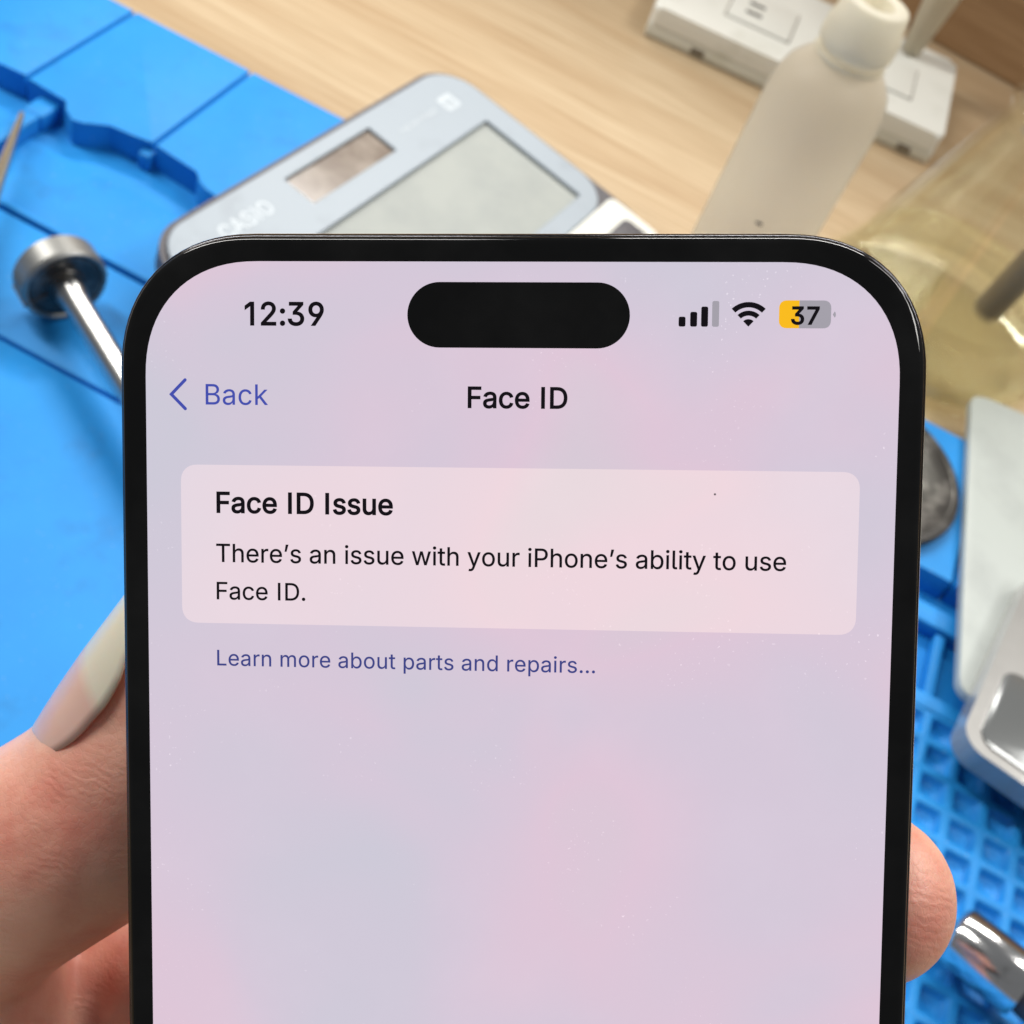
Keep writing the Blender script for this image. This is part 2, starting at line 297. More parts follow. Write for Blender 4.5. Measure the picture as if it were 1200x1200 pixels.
# ------------------------------------------------------------------ glyph outlines (units of 1/1000 em)
GLYPHS = {
 '.': (188, "95,-4 83,-3 73,1 63,9 55,18 51,29 50,41 51,53 55,64 63,73 73,81 83,85 95,87 107,85 118,81 128,73 135,64 140,53 141,41 140,29 135,18 128,9 118,1 107,-3"),
 '0': (453, "227,-7 191,-3 158,7 130,24 105,48 85,77 69,113 57,155 50,202 48,254 50,306 57,353 69,395 85,431 106,461 130,484 159,502 191,512 227,516 262,512 295,502 323,484 348,461 368,431 384,395 396,353 403,306 405,254 403,202 396,155 384,113 368,77 348,48 323,24 295,7 263,-3|227,50 250,52 271,60 290,74 306,92 320,116 330,144 338,176 342,213 344,254 342,295 338,332 330,365 320,393 306,416 290,435 271,449 250,457 227,460 203,457 182,449 163,435 147,416 134,393 123,365 115,332 111,295 109,254 111,213 115,176 123,144 134,116 147,92 163,74 182,60 203,52"),
 '1': (395, "276,509 276,0 212,0 212,448 209,448 86,358 86,427 198,509"),
 '2': (453, "64,0 64,47 234,229 252,248 268,266 282,282 294,298 303,312 311,327 316,341 319,356 320,371 319,389 315,405 308,419 298,431 287,441 273,449 258,455 241,458 224,460 205,458 188,454 172,447 159,438 148,427 139,413 132,398 128,381 127,362 66,362 68,391 75,418 86,442 102,464 121,482 143,496 168,507 196,513 225,516 254,513 281,507 306,497 328,482 346,465 361,445 372,423 379,398 381,372 380,354 377,336 371,318 363,299 351,280 336,259 317,235 294,209 267,180 153,60 153,57 389,57 389,0"),
 '3': (453, "218,-7 188,-5 159,1 133,10 108,22 88,38 70,57 57,79 48,104 44,132 109,132 112,115 118,100 126,87 137,76 150,66 165,59 182,54 200,51 219,50 239,51 258,55 275,61 291,69 304,80 315,93 323,108 328,125 329,145 328,163 323,180 316,196 306,211 292,223 275,234 254,241 229,246 201,248 157,248 157,299 288,448 288,452 70,452 70,509 372,509 372,461 211,278 211,289 247,290 279,286 308,276 333,262 354,244 371,222 383,198 391,173 393,145 390,116 383,90 370,66 354,45 333,27 309,12 281,2 251,-5"),
 '4': (453, "40,105 40,158 247,509 311,509 109,166 109,163 413,163 413,105|282,0 282,121 282,146 282,318 343,318 343,0"),
 '5': (453, "221,-7 192,-5 165,1 140,11 118,25 99,41 83,60 71,82 63,105 60,130 122,130 125,115 130,102 138,89 148,78 160,68 173,60 188,54 204,51 221,50 241,51 259,56 276,64 291,75 304,89 314,104 322,122 326,141 328,162 326,183 321,203 314,221 303,237 290,251 275,262 257,270 238,275 218,277 201,276 184,273 167,268 152,262 139,255 128,246 67,253 96,509 366,509 366,452 151,452 134,301 136,301 148,311 162,318 178,325 194,330 212,333 229,334 252,332 274,328 294,321 313,311 330,299 345,285 358,269 370,251 379,231 386,210 390,187 391,163 388,132 381,102 369,76 352,52 332,32 309,15 282,3 253,-4"),
 '7': (453, "97,0 323,448 323,452 62,452 62,509 391,509 391,449 165,0"),
 '8': (453, "226,-7 193,-5 163,1 136,11 111,25 91,42 74,62 62,84 54,109 52,135 53,156 58,176 65,195 75,212 87,228 101,241 117,252 134,260 153,265 153,267 129,276 109,289 93,308 80,330 73,354 70,380 73,405 79,429 90,450 106,469 124,485 146,498 170,508 197,514 226,516 255,514 282,508 306,498 328,485 346,469 361,450 373,429 379,405 382,380 379,354 372,330 359,308 343,289 323,276 300,267 300,265 319,260 335,252 351,241 365,228 377,212 387,195 395,176 399,156 401,135 398,109 391,84 378,62 362,42 341,25 317,11 289,1 259,-5|226,49 248,50 267,54 285,60 300,69 313,79 323,91 331,106 335,121 337,139 335,157 330,173 322,189 312,202 298,213 283,223 265,230 247,234 226,235 206,234 187,230 169,223 154,213 140,202 130,189 122,173 117,157 115,139 117,121 121,106 129,91 139,79 152,69 167,60 185,54 205,50|226,290 244,291 260,294 274,300 287,308 298,318 307,330 314,344 318,359 319,376 318,392 314,407 308,420 299,432 288,442 275,449 260,455 244,459 226,460 208,459 192,455 177,449 164,442 153,432 145,420 138,407 134,392 133,376 134,359 138,344 145,330 154,318 165,308 178,300 193,294 209,291"),
 '9': (453, "226,516 256,513 285,506 310,494 333,478 352,458 368,434 380,408 387,378 389,347 387,322 382,296 373,270 359,240 340,207 315,168 200,0 130,0 301,248 307,248 302,238 295,229 287,221 278,214 268,207 257,202 245,198 232,195 218,195 188,197 161,203 137,214 116,229 98,247 83,269 72,294 66,321 64,352 66,382 73,411 85,436 101,459 120,479 143,494 168,506 196,513|226,460 207,459 190,454 174,446 160,435 148,423 138,407 131,390 127,372 125,352 127,331 131,313 138,295 148,280 160,268 174,257 190,250 207,245 226,243 245,245 263,249 279,257 293,267 305,280 314,295 322,312 326,330 327,350 326,371 322,390 314,407 305,422 293,435 279,446 263,454 245,459"),
 ':': (188, "95,-4 83,-3 73,1 63,9 55,18 51,29 50,41 51,53 55,64 63,73 73,81 83,85 95,87 107,85 118,81 128,73 135,64 140,53 141,41 140,29 135,18 128,9 118,1 107,-3|95,271 83,272 73,277 63,284 55,294 51,304 50,316 51,328 55,339 63,349 73,356 83,360 95,362 107,360 118,356 128,349 135,339 140,328 141,316 140,304 135,294 128,284 118,277 107,272"),
 'A': (480, "16,0 201,509 276,509 463,0 395,0 287,302 280,323 272,346 264,372 255,402 244,438 232,478 245,478 233,437 222,402 213,371 204,345 197,322 191,302 85,0|110,142 110,199 370,199 370,142"),
 'B': (456, "60,0 60,509 241,509 274,507 304,501 329,491 350,477 367,461 381,442 390,421 396,398 398,374 397,353 393,336 387,320 378,307 368,295 356,286 343,278 329,272 315,267 315,262 331,260 347,254 363,245 378,234 391,220 402,203 411,184 416,161 418,136 416,111 410,88 400,67 386,48 368,31 344,18 317,8 284,2 247,0|125,57 245,57 281,60 309,67 330,80 344,96 353,115 355,137 354,153 350,169 342,184 333,197 320,209 306,218 289,225 269,229 248,231 125,231|125,285 238,285 256,287 273,290 288,296 302,304 314,314 323,326 330,340 335,355 336,372 333,393 326,412 313,429 294,442 270,449 240,452 125,452"),
 'C': (510, "267,-7 225,-3 186,7 150,25 119,49 92,79 70,115 53,157 44,203 40,254 44,305 53,352 70,393 92,429 119,459 150,484 186,501 225,512 267,516 293,514 317,511 340,504 362,496 383,485 402,471 419,456 435,438 448,418 459,397 467,373 473,348 408,348 404,365 397,380 389,395 380,407 369,418 357,428 344,437 330,444 315,449 300,453 284,455 267,456 237,453 209,445 184,432 161,414 141,391 125,364 113,332 106,295 103,254 106,213 113,177 125,145 141,117 161,94 184,76 210,63 237,56 267,53 284,54 300,56 315,60 330,65 344,72 357,81 369,90 380,102 389,114 397,128 404,144 408,160 473,160 467,135 459,112 448,91 435,71 420,53 402,38 383,24 363,13 341,5 317,-2 293,-6"),
 'D': (502, "219,0 96,0 96,57 215,57 254,60 288,68 318,81 343,99 363,122 379,149 390,181 397,216 399,255 397,294 390,329 379,361 364,388 344,410 320,428 291,441 258,449 221,452 93,452 93,509 225,509 273,505 315,495 353,478 385,455 412,426 433,391 449,351 458,306 462,255 458,205 449,159 433,119 411,83 384,54 351,31 312,14 268,3|125,509 125,0 60,0 60,509"),
 'E': (419, "60,0 60,509 372,509 372,452 125,452 125,286 355,286 355,229 125,229 125,57 375,57 375,0"),
 'F': (410, "60,0 60,509 369,509 369,452 125,452 125,278 346,278 346,221 125,221 125,0"),
 'G': (520, "269,-7 225,-3 185,7 149,25 118,49 91,79 69,116 53,157 43,203 40,254 43,305 53,352 69,393 91,429 117,459 149,484 184,501 223,512 265,516 291,514 316,510 340,504 363,494 384,483 403,469 421,453 436,436 449,416 460,395 468,373 474,349 408,349 402,365 395,379 387,393 378,406 368,417 356,427 344,436 330,443 315,448 300,453 283,455 265,456 236,453 209,445 183,432 160,414 141,392 125,364 113,332 106,295 103,254 106,213 113,177 125,145 141,117 161,95 184,76 210,63 238,56 269,53 296,55 322,61 345,71 365,85 382,102 396,123 407,147 413,173 415,202 434,199 283,199 283,256 478,256 478,200 475,160 466,124 451,91 431,62 406,38 377,19 344,5 308,-4"),
 'I': (252, "93,0 93,509 159,509 159,0"),
 'L': (393, "60,0 60,509 125,509 125,57 361,57 361,0"),
 'M': (628, "60,0 60,509 152,509 277,187 280,179 284,170 287,159 299,123 303,110 307,97 311,84 322,49 307,49 318,83 330,121 342,158 346,169 349,179 352,187 476,509 568,509 568,0 504,0 504,291 504,327 505,369 506,413 507,457 513,457 508,441 503,425 498,409 482,363 477,348 472,335 467,322 456,291 342,0 286,0 170,291 167,300 163,310 159,321 145,361 140,376 134,392 129,408 124,424 118,441 112,457 119,457 120,416 121,372 122,328 122,291 122,0"),
 'N': (523, "60,0 60,509 136,509 343,183 349,174 355,163 363,151 371,137 379,122 388,107 396,90 405,73 414,55 405,54 403,72 402,90 401,108 400,126 399,142 399,157 399,195 399,509 463,509 463,0 387,0 202,290 194,303 186,317 177,331 168,346 159,363 148,381 108,452 119,454 122,384 123,363 124,345 124,328 125,313 125,301 125,291 125,0"),
 'O': (533, "267,-7 225,-3 186,7 150,25 119,49 92,79 70,115 53,157 44,203 40,254 44,305 53,352 70,393 92,429 119,459 150,484 186,501 225,512 267,516 309,512 348,501 384,484 415,459 442,429 464,393 480,352 490,305 493,254 490,203 480,157 464,115 442,79 415,49 384,25 348,7 309,-3|267,53 296,55 324,63 349,76 372,94 392,116 408,144 420,176 428,213 430,254 428,295 420,332 408,365 392,392 372,415 349,433 324,446 296,453 267,456 237,453 210,445 184,433 161,415 142,392 125,364 113,332 106,295 103,254 106,213 113,176 125,144 142,117 161,94 184,76 210,63 237,55"),
 'P': (445, "60,0 60,509 235,509 272,506 305,499 332,487 356,471 375,452 390,430 400,404 407,377 409,348 407,318 400,291 390,265 375,243 356,223 332,207 305,195 272,188 235,186 109,186 109,242 233,242 257,244 279,248 297,256 312,266 324,279 333,294 339,310 343,328 344,348 343,367 339,385 333,402 324,416 312,428 297,439 279,446 257,451 232,452 125,452 125,0"),
 'R': (449, "60,0 60,509 236,509 273,506 305,500 333,489 356,473 376,455 390,433 401,408 407,381 409,352 407,323 401,296 390,271 376,250 356,232 333,217 305,206 273,200 236,198 96,198 96,255 234,255 258,256 280,260 298,267 313,276 325,287 334,300 340,316 344,333 345,352 344,371 340,389 334,405 325,419 313,430 298,440 279,446 258,451 233,452 125,452 125,0|353,0 230,229 303,229 428,0"),
 'S': (447, "224,-9 188,-7 156,-1 128,9 102,23 81,40 64,60 51,83 42,109 38,137 104,137 108,118 114,102 123,88 136,76 150,66 166,59 185,53 204,50 224,49 246,50 267,54 286,60 303,69 317,79 329,92 338,106 344,122 346,139 344,154 340,168 332,179 322,189 310,197 296,205 280,211 263,217 245,222 184,239 145,253 112,269 86,289 67,313 56,341 52,372 54,400 62,425 75,448 92,468 113,484 138,498 165,508 195,514 227,516 259,514 289,508 316,498 340,484 360,468 377,449 390,427 398,403 401,378 337,378 332,402 320,421 302,437 280,449 254,456 225,459 204,457 185,454 167,448 152,440 139,430 129,418 121,405 117,391 115,376 117,359 122,345 131,334 142,324 155,315 169,308 184,302 198,297 212,293 264,279 279,275 295,270 312,264 328,256 344,248 359,238 372,226 384,213 395,198 402,180 407,161 408,139 406,112 399,87 386,64 370,43 349,25 323,11 294,0 261,-7"),
 'T': (449, "32,452 32,509 417,509 417,452 257,452 257,0 193,0 193,452"),
 'U': (517, "259,-8 220,-6 186,2 154,15 126,33 103,55 85,80 71,108 63,140 60,173 60,509 124,509 124,178 126,155 132,133 141,113 153,95 169,80 187,68 208,59 232,53 259,52 285,53 309,59 331,68 349,80 364,95 377,113 385,133 391,155 393,178 393,509 457,509 457,173 454,140 446,108 433,80 414,55 391,33 363,15 332,2 297,-6"),
 'V': (480, "204,0 16,509 84,509 192,206 199,187 207,164 215,137 225,106 236,71 248,31 235,31 247,71 257,107 267,138 276,165 283,187 290,206 395,509 463,509 278,0"),
 'W': (686, "155,0 16,509 82,509 163,196 167,179 172,162 175,145 179,128 183,111 187,94 190,76 194,58 197,40 189,40 193,58 196,76 200,94 203,111 207,128 211,145 215,162 220,179 224,196 306,509 380,509 462,196 466,179 470,162 474,145 478,128 482,111 486,94 490,76 494,58 497,40 488,40 492,58 495,76 499,94 503,111 506,128 510,145 523,196 603,509 670,509 530,0 455,0 368,323 362,345 357,368 351,391 346,417 341,445 336,475 350,475 345,446 340,420 335,395 330,371 324,347 318,323 230,0"),
 'Y': (472, "203,0 203,208 16,509 91,509 192,344 203,327 213,309 222,292 231,274 240,254 250,230 224,230 233,254 242,275 251,293 260,310 270,327 280,344 381,509 455,509 268,208 268,0"),
 'a': (389, "160,-9 137,-7 115,-3 94,5 76,15 60,29 48,45 38,63 32,84 30,108 32,128 36,146 43,161 53,174 64,184 78,193 92,200 108,206 125,211 143,214 161,217 178,220 200,223 218,225 234,227 247,229 257,231 265,235 271,240 274,246 276,255 276,257 275,272 272,285 267,297 260,307 251,315 240,322 227,327 212,330 196,331 178,330 163,327 149,322 137,316 127,309 118,301 110,292 104,283 100,274 41,291 51,313 64,331 79,346 95,358 114,368 133,375 153,380 173,383 194,384 208,384 223,382 239,379 255,375 271,369 286,360 300,350 312,336 322,320 330,301 335,278 337,251 337,0 277,0 277,52 272,52 267,43 260,34 252,25 242,16 229,8 215,1 199,-4 181,-7|170,45 192,47 211,51 228,59 242,68 254,80 263,93 270,108 274,122 276,138 276,190 272,187 267,184 259,182 251,180 241,178 231,176 221,174 210,173 200,171 175,168 161,166 147,163 134,159 122,153 112,147 103,139 97,130 93,118 92,105 93,93 96,82 102,72 109,64 119,57 130,52 142,48 156,46"),
 'b': (424, "229,-8 208,-7 189,-3 172,4 159,12 147,21 138,31 130,41 123,50 118,59 112,59 112,0 53,0 53,509 114,509 114,319 118,319 123,327 130,336 137,346 147,355 158,364 171,373 188,379 207,383 229,384 259,382 287,374 313,361 335,342 354,320 370,293 381,261 388,227 390,189 388,151 381,116 370,84 355,57 336,34 313,16 288,3 260,-6|220,47 242,49 262,55 279,66 294,80 306,97 316,117 323,139 327,163 328,189 327,215 323,239 316,261 307,281 295,298 280,311 262,322 243,328 220,330 198,328 178,322 161,312 147,299 134,282 125,263 118,241 114,216 113,189 114,162 118,138 125,115 135,95 147,78 162,65 179,55 198,49"),
 'c': (396, "207,-8 174,-5 144,3 117,16 93,35 72,58 56,85 44,116 37,150 34,187 37,225 44,260 56,291 72,318 93,341 117,360 144,374 174,382 207,384 226,384 243,381 260,377 276,371 291,364 305,356 318,346 330,335 340,322 349,308 356,293 362,277 303,262 300,272 295,281 290,289 284,297 278,304 270,311 261,316 252,321 242,325 231,328 220,329 207,330 184,328 163,321 145,310 130,296 118,278 108,258 102,236 98,212 96,187 98,163 102,139 108,117 118,97 130,80 145,66 163,55 184,49 207,46 220,47 232,49 243,52 253,55 262,60 271,66 279,73 285,80 292,89 297,98 301,107 304,117 363,102 357,86 350,70 341,56 331,43 319,32 306,21 292,12 277,5 261,-1 244,-5 226,-7"),
 'd': (424, "195,-8 165,-6 137,3 111,16 89,34 70,57 55,84 43,116 36,151 34,189 36,227 43,261 55,293 70,320 89,342 112,361 137,374 165,382 196,384 218,383 237,379 253,373 267,364 278,355 287,346 295,336 301,327 306,319 311,319 311,509 372,509 372,0 313,0 313,59 307,59 301,50 295,41 287,31 277,21 266,12 252,4 236,-3 217,-7|205,47 226,49 246,55 263,65 278,78 290,95 299,115 306,138 310,162 312,189 310,216 306,241 300,263 290,282 278,299 263,312 246,322 227,328 205,330 182,328 162,322 145,311 130,298 118,281 108,261 102,239 98,215 96,189 98,163 102,139 109,117 118,97 130,80 145,66 162,55 182,49"),
 'e': (404, "212,-8 177,-5 145,3 117,16 92,35 72,58 56,85 44,116 37,150 34,187 36,224 44,258 55,290 71,317 91,340 115,359 142,373 172,382 205,384 226,383 246,380 266,374 285,366 303,355 319,341 334,324 347,305 357,282 365,256 370,227 371,194 371,169 75,169 75,221 338,221 310,202 308,226 304,248 298,269 288,286 277,301 263,314 246,323 227,328 205,330 183,328 164,323 146,313 131,301 119,286 109,270 102,251 97,231 96,211 96,178 98,151 102,127 110,106 121,88 135,73 151,61 169,53 190,48 212,46 227,47 241,49 254,53 265,58 276,65 285,73 294,82 300,93 306,105 365,91 358,72 348,55 335,39 320,26 302,14 283,4 261,-3 237,-7"),
 'h': (410, "114,227 114,0 53,0 53,509 114,509 114,287 102,287 116,319 132,344 152,362 175,374 200,382 227,384 252,383 275,377 295,369 313,356 328,340 341,321 350,298 355,271 357,240 357,0 296,0 296,235 293,263 286,286 273,304 256,318 235,326 210,329 192,328 176,324 161,317 147,308 136,297 126,283 119,266 115,248"),
 'i': (167, "53,0 53,379 114,379 114,0|84,443 73,444 63,448 54,455 47,463 43,472 41,483 43,494 47,504 54,512 63,518 73,522 84,524 95,522 105,518 114,512 121,504 125,494 126,483 125,472 121,463 114,455 105,448 95,444"),
 'k': (381, "110,137 110,212 121,212 284,379 360,379 184,199 177,199|53,0 53,509 114,509 114,0|294,0 148,186 191,229 372,0"),
 'l': (189, "139,-2 112,0 91,8 74,20 62,37 55,59 53,84 53,509 114,509 114,99 114,83 117,71 120,62 126,57 135,53 146,52 160,53 170,54 181,3 175,1 169,0 162,-1 154,-2 147,-2"),
 'm': (610, "53,0 53,379 112,379 112,295 108,295 114,314 122,331 132,346 144,358 158,368 172,376 187,382 203,385 219,386 245,383 268,375 287,361 303,342 314,320 321,295 312,295 318,312 326,329 337,343 350,356 364,366 381,375 398,381 417,385 437,386 458,385 478,380 497,372 514,361 529,346 541,328 550,307 555,283 557,255 557,0 496,0 496,254 493,279 485,298 473,313 456,323 438,329 419,330 402,329 387,326 374,320 363,312 353,302 345,290 340,277 336,263 335,247 335,0 274,0 274,260 272,280 265,297 253,311 238,322 220,328 199,330 185,329 171,326 158,320 145,312 135,302 126,289 119,274 115,257 114,238 114,0"),
 'n': (410, "114,227 114,0 53,0 53,379 112,379 112,287 102,287 116,319 132,344 152,362 175,374 200,382 227,384 252,383 275,377 295,369 313,356 328,340 341,321 350,298 355,271 357,240 357,0 296,0 296,235 293,263 286,286 273,304 256,318 235,326 210,329 192,328 176,324 161,317 147,308 136,297 126,283 119,266 115,248"),
 'o': (415, "207,-8 174,-5 144,3 117,16 93,35 72,58 56,85 44,116 37,150 34,187 37,225 44,260 56,291 72,318 93,341 117,360 144,374 174,382 207,384 241,382 271,374 299,360 323,341 343,318 359,291 371,260 379,225 381,187 379,150 371,116 359,85 343,58 323,35 299,16 271,3 241,-5|207,46 231,49 252,55 270,66 285,80 298,97 307,117 314,139 318,163 319,187 318,212 314,236 307,258 298,278 285,296 270,310 252,321 231,328 207,330 184,328 163,321 145,310 130,296 118,278 108,258 102,236 98,212 96,187 98,163 102,139 108,117 118,97 130,80 145,66 163,55 184,49"),
 'p': (424, "53,-143 53,379 112,379 112,319 118,319 123,327 130,336 137,346 147,355 158,364 171,373 188,379 207,383 229,384 259,382 287,374 313,361 335,342 354,320 370,293 381,261 388,227 390,189 388,151 381,116 370,84 355,57 336,34 313,16 288,3 260,-6 229,-8 208,-7 189,-3 173,4 159,12 147,21 138,31 130,41 124,50 118,59 114,59 114,-143|220,47 242,49 262,55 279,66 294,80 306,97 316,117 323,139 327,163 328,189 327,215 323,239 316,261 307,281 295,298 280,311 262,322 243,328 220,330 198,328 178,322 161,312 147,299 134,282 125,263 118,241 114,216 113,189 114,162 118,138 125,115 135,95 147,78 162,65 179,55 198,49"),
 'r': (259, "53,0 53,379 112,379 112,321 115,321 124,339 137,354 152,367 171,377 191,383 213,385 229,384 243,384 243,322 230,324 223,325 215,326 207,326 190,324 174,321 159,315 146,306 135,296 126,284 119,269 115,254 114,237 114,0"),
 's': (365, "182,-8 157,-7 133,-3 112,3 93,12 76,24 62,38 50,54 41,73 36,94 94,107 101,87 111,72 124,60 141,52 160,47 181,45 206,47 227,53 244,62 258,74 265,88 268,103 266,115 262,126 254,136 243,144 229,150 212,155 149,170 118,180 92,192 72,208 58,227 50,249 47,274 49,295 55,314 65,332 79,347 95,360 115,370 137,378 161,383 187,384 212,383 234,379 254,372 271,363 286,352 299,339 309,324 318,308 324,290 268,277 262,291 254,304 243,316 228,325 210,331 187,333 166,331 147,326 131,317 119,305 111,292 109,277 110,264 115,253 124,243 136,235 152,229 172,223 229,209 261,200 287,187 306,171 320,153 328,131 331,107 329,85 323,65 312,47 298,31 281,18 260,6 236,-2 210,-7"),
 't': (227, "204,379 204,327 6,327 6,379|65,471 126,471 126,98 127,83 130,70 136,61 144,55 156,51 170,50 185,51 202,54 213,2 207,0 200,-2 192,-3 184,-3 176,-4 168,-4 138,-1 113,7 92,21 77,41 68,64 65,93"),
 'u': (410, "182,-5 158,-3 135,2 115,11 97,23 82,39 69,59 60,82 54,109 53,139 53,379 114,379 114,144 116,117 124,94 137,75 154,61 175,53 200,50 218,51 234,55 249,62 263,71 274,83 283,97 290,113 295,132 296,153 296,379 357,379 357,0 298,0 298,92 307,92 294,60 277,35 257,17 234,5 209,-3"),
 'w': (567, "138,0 23,379 87,379 133,214 140,190 147,164 154,137 161,107 168,75 175,41 165,41 172,74 179,105 186,135 192,163 199,189 206,214 252,379 316,379 362,214 368,189 375,163 382,136 388,106 395,75 402,41 391,41 399,75 406,106 413,135 420,163 427,189 434,214 480,379 545,379 429,0 368,0 319,172 305,225 300,243 295,262 291,280 277,338 291,338 277,280 272,262 267,243 263,225 258,207 253,189 248,172 199,0"),
 'y': (389, "47,-139 61,-86 71,-87 83,-89 94,-90 104,-89 113,-86 122,-81 130,-74 138,-64 145,-51 151,-36 163,-1 17,379 84,379 165,155 173,132 180,109 187,87 193,64 199,42 206,21 184,21 190,42 196,64 202,87 209,110 216,132 224,155 305,379 371,379 204,-58 196,-77 187,-93 177,-107 165,-119 153,-128 139,-136 125,-141 109,-144 91,-145 82,-145 73,-144 65,-143 57,-142 52,-140"),
 '’': (177, "52,318 82,509 151,509 98,318"),
 '…': (588, "98,-4 86,-3 75,1 66,9 58,18 54,29 52,41 54,53 58,64 66,73 75,81 86,85 98,87 110,85 121,81 130,73 138,64 142,53 144,41 142,29 138,18 130,9 121,1 110,-3|294,-4 282,-3 271,1 262,9 254,18 250,29 248,41 250,53 254,64 262,73 271,81 282,85 294,87 306,85 317,81 326,73 334,64 338,53 340,41 338,29 334,18 326,9 317,1 306,-3|490,-4 478,-3 468,1 458,9 451,18 446,29 445,41 446,53 451,64 458,73 468,81 478,85 490,87 502,85 513,81 523,73 530,64 535,53 536,41 535,29 530,18 523,9 513,1 502,-3"),
 ' ': (188, ""),
}


def text_mesh(s, width, bold=0.0, track=0.0, z=0.0):
    """flat mesh of a line of text, scaled to the given width (metres), starting at x = 0 on its baseline"""
    def area(c): return sum(p[0] * q[1] - q[0] * p[1] for p, q in zip(c, c[1:] + c[:1]))
    def grow(c, d):
        """move an outline sideways by d (to its right), thickening the stroke"""
        c = [p for p, q in zip(c, c[-1:] + c[:-1]) if abs(p[0] - q[0]) + abs(p[1] - q[1]) > 3.5]
        out = []
        for p0, p1, p2 in zip(c[-1:] + c[:-1], c, c[1:] + c[:1]):
            e0 = (Vector(p1) - Vector(p0)).normalized(); e1 = (Vector(p2) - Vector(p1)).normalized()
            n0 = Vector((e0.y, -e0.x)); n1 = Vector((e1.y, -e1.x)); m = n0 + n1
            m = m.normalized() if m.length > 1e-3 else n0
            out.append(Vector(p1) + m * d / max(0.5, m.dot(n0)))
        return out
    def wind(p, cs):
        w = 0
        for c in cs:
            for a, b in zip(c, c[1:] + c[:1]):
                if (a.y > p.y) != (b.y > p.y) and p.x < (b.x - a.x) * (p.y - a.y) / (b.y - a.y) + a.x: w += 1 if b.y > a.y else -1
        return w
    x = 0; verts, faces = [], []; cache = {}
    for ch in s:
        adv, d = GLYPHS[ch]
        if d and ch not in cache:
            cs = [[tuple(map(int, p.split(','))) for p in c.split()] for c in d.split('|')]
            sg = 1 if area(max(cs, key=lambda c: abs(area(c)))) > 0 else -1
            cs = [grow(c, bold * 1000 * sg) for c in cs]
            vv, ee = [], []
            for c in cs:
                n = len(vv); vv += c; ee += [(n + i, n + (i + 1) % len(c)) for i in range(len(c))]
            ov, oe, of = delaunay_2d_cdt(vv, ee, [], 0, 0.01)[:3]
            keep = [f for f in of if wind(sum((ov[i] for i in f), Vector((0, 0))) / len(f), cs) != 0]
            cache[ch] = (ov, keep)
        if d:
            ov, of = cache[ch]; n0 = len(verts)
            verts += [(v.x + x, v.y) for v in ov]; faces += [tuple(n0 + i for i in f) for f in of]
        x += adv + track
    used = {i for f in faces for i in f}
    x0 = min(verts[i][0] for i in used); k_ = width / (max(verts[i][0] for i in used) - x0)
    me = bpy.data.meshes.new('text'); me.from_pydata([((vx - x0) * k_, vy * k_, z) for vx, vy in verts], [], faces); me.update()
    bm = bmesh.new(); bm.from_mesh(me)
    bmesh.ops.delete(bm, geom=[v for v in bm.verts if not v.link_faces], context='VERTS')
    for f in bm.faces:
        if f.normal.z < 0: f.normal_flip()
    bm.to_mesh(me); bm.free()
    return me

def flat(pts, z=0.0, name='flat'):
    me = bpy.data.meshes.new(name); me.from_pydata([(x, y, z) for x, y in pts], [], [tuple(range(len(pts)))]); me.update(); return me

def shift(me, dx, dy, dz=0):
    for v in me.vertices: v.co += Vector((dx, dy, dz))
    return me

# ------------------------------------------------------------------ setting
bm = bmesh.new(); bmesh.ops.create_grid(bm, x_segments=1, y_segments=1, size=1.0)
for v in bm.verts: v.co = Vector((v.co.x * 1.2, v.co.y * 0.9 + 0.1, 0))
me = bpy.data.meshes.new('tabletop'); bm.to_mesh(me); bm.free()
link('tabletop', box(-0.9, 0.9, -0.6, 0.75, -0.03, 0, 0.001), M_wood, kind='structure')
link('wooden_partition_wall', box(-0.9, 0.9, 0, 0.02, 0.0005, 0.30, 0.001), M_wallwood, mw=frame((0.016, 0.720, 0), (1, -0.09, 0)), kind='structure')

# ------------------------------------------------------------------ silicone mat
a2 = math.radians(2)
MM = frame((-0.28306, 0.38249, 0), (math.cos(a2), math.sin(a2), 0))
mat_t = thing('silicone_mat', 'bright blue silicone repair mat with grooves, trays and small compartments lying on the wooden table', 'work mat', MM)
mm = 0.001
link('mat_base', prism([(x * mm, y * mm) for x, y in rrect(-150, 474, -450, -13, 4)], 0.0003, 0.0018, 0.0004, 2), M_mat, mat_t)
# raised panels along the back edge, split by narrow grooves; the front edge follows the tool rest's outline
prof = [(-150, -75), (-34, -75), (6.4, -74.9), (16, -73.6), (18, -75.4), (35.5, -75.9), (37.2, -79.5), (43.0, -83.5), (47.5, -82.0), (53.6, -76.6), (62.0, -76.4),
        (68.6, -74.2), (71.5, -75.0), (89.2, -76.9), (91.5, -80.5), (96, -83.2), (102, -84), (122, -84), (480, -84)]
def edge_y(x):
    for (xa, ya), (xb, yb) in zip(prof, prof[1:]):
        if xa <= x <= xb: return ya + (yb - ya) * (x - xa) / (xb - xa)
gx = [-149.4, -86, -34, 18, 70, 122, 174, 226, 278, 330, 382, 434, 469.4]
for i, (x0, x1) in enumerate(zip(gx, gx[1:])):
    x0 += 0.8; x1 -= 0.8
    pts = [(x1, -10.5), (x0, -10.5), (x0, edge_y(x0))] + [p for p in prof if x0 + 0.4 < p[0] < x1 - 0.4] + [(x1, edge_y(x1))]
    link('edge_panel', prism([((x + 4) * mm, (y - 5.5) * mm) for x, y in pts], 0.0018, 0.0120, 0.0005, 2, smooth=True), M_mat, mat_t)
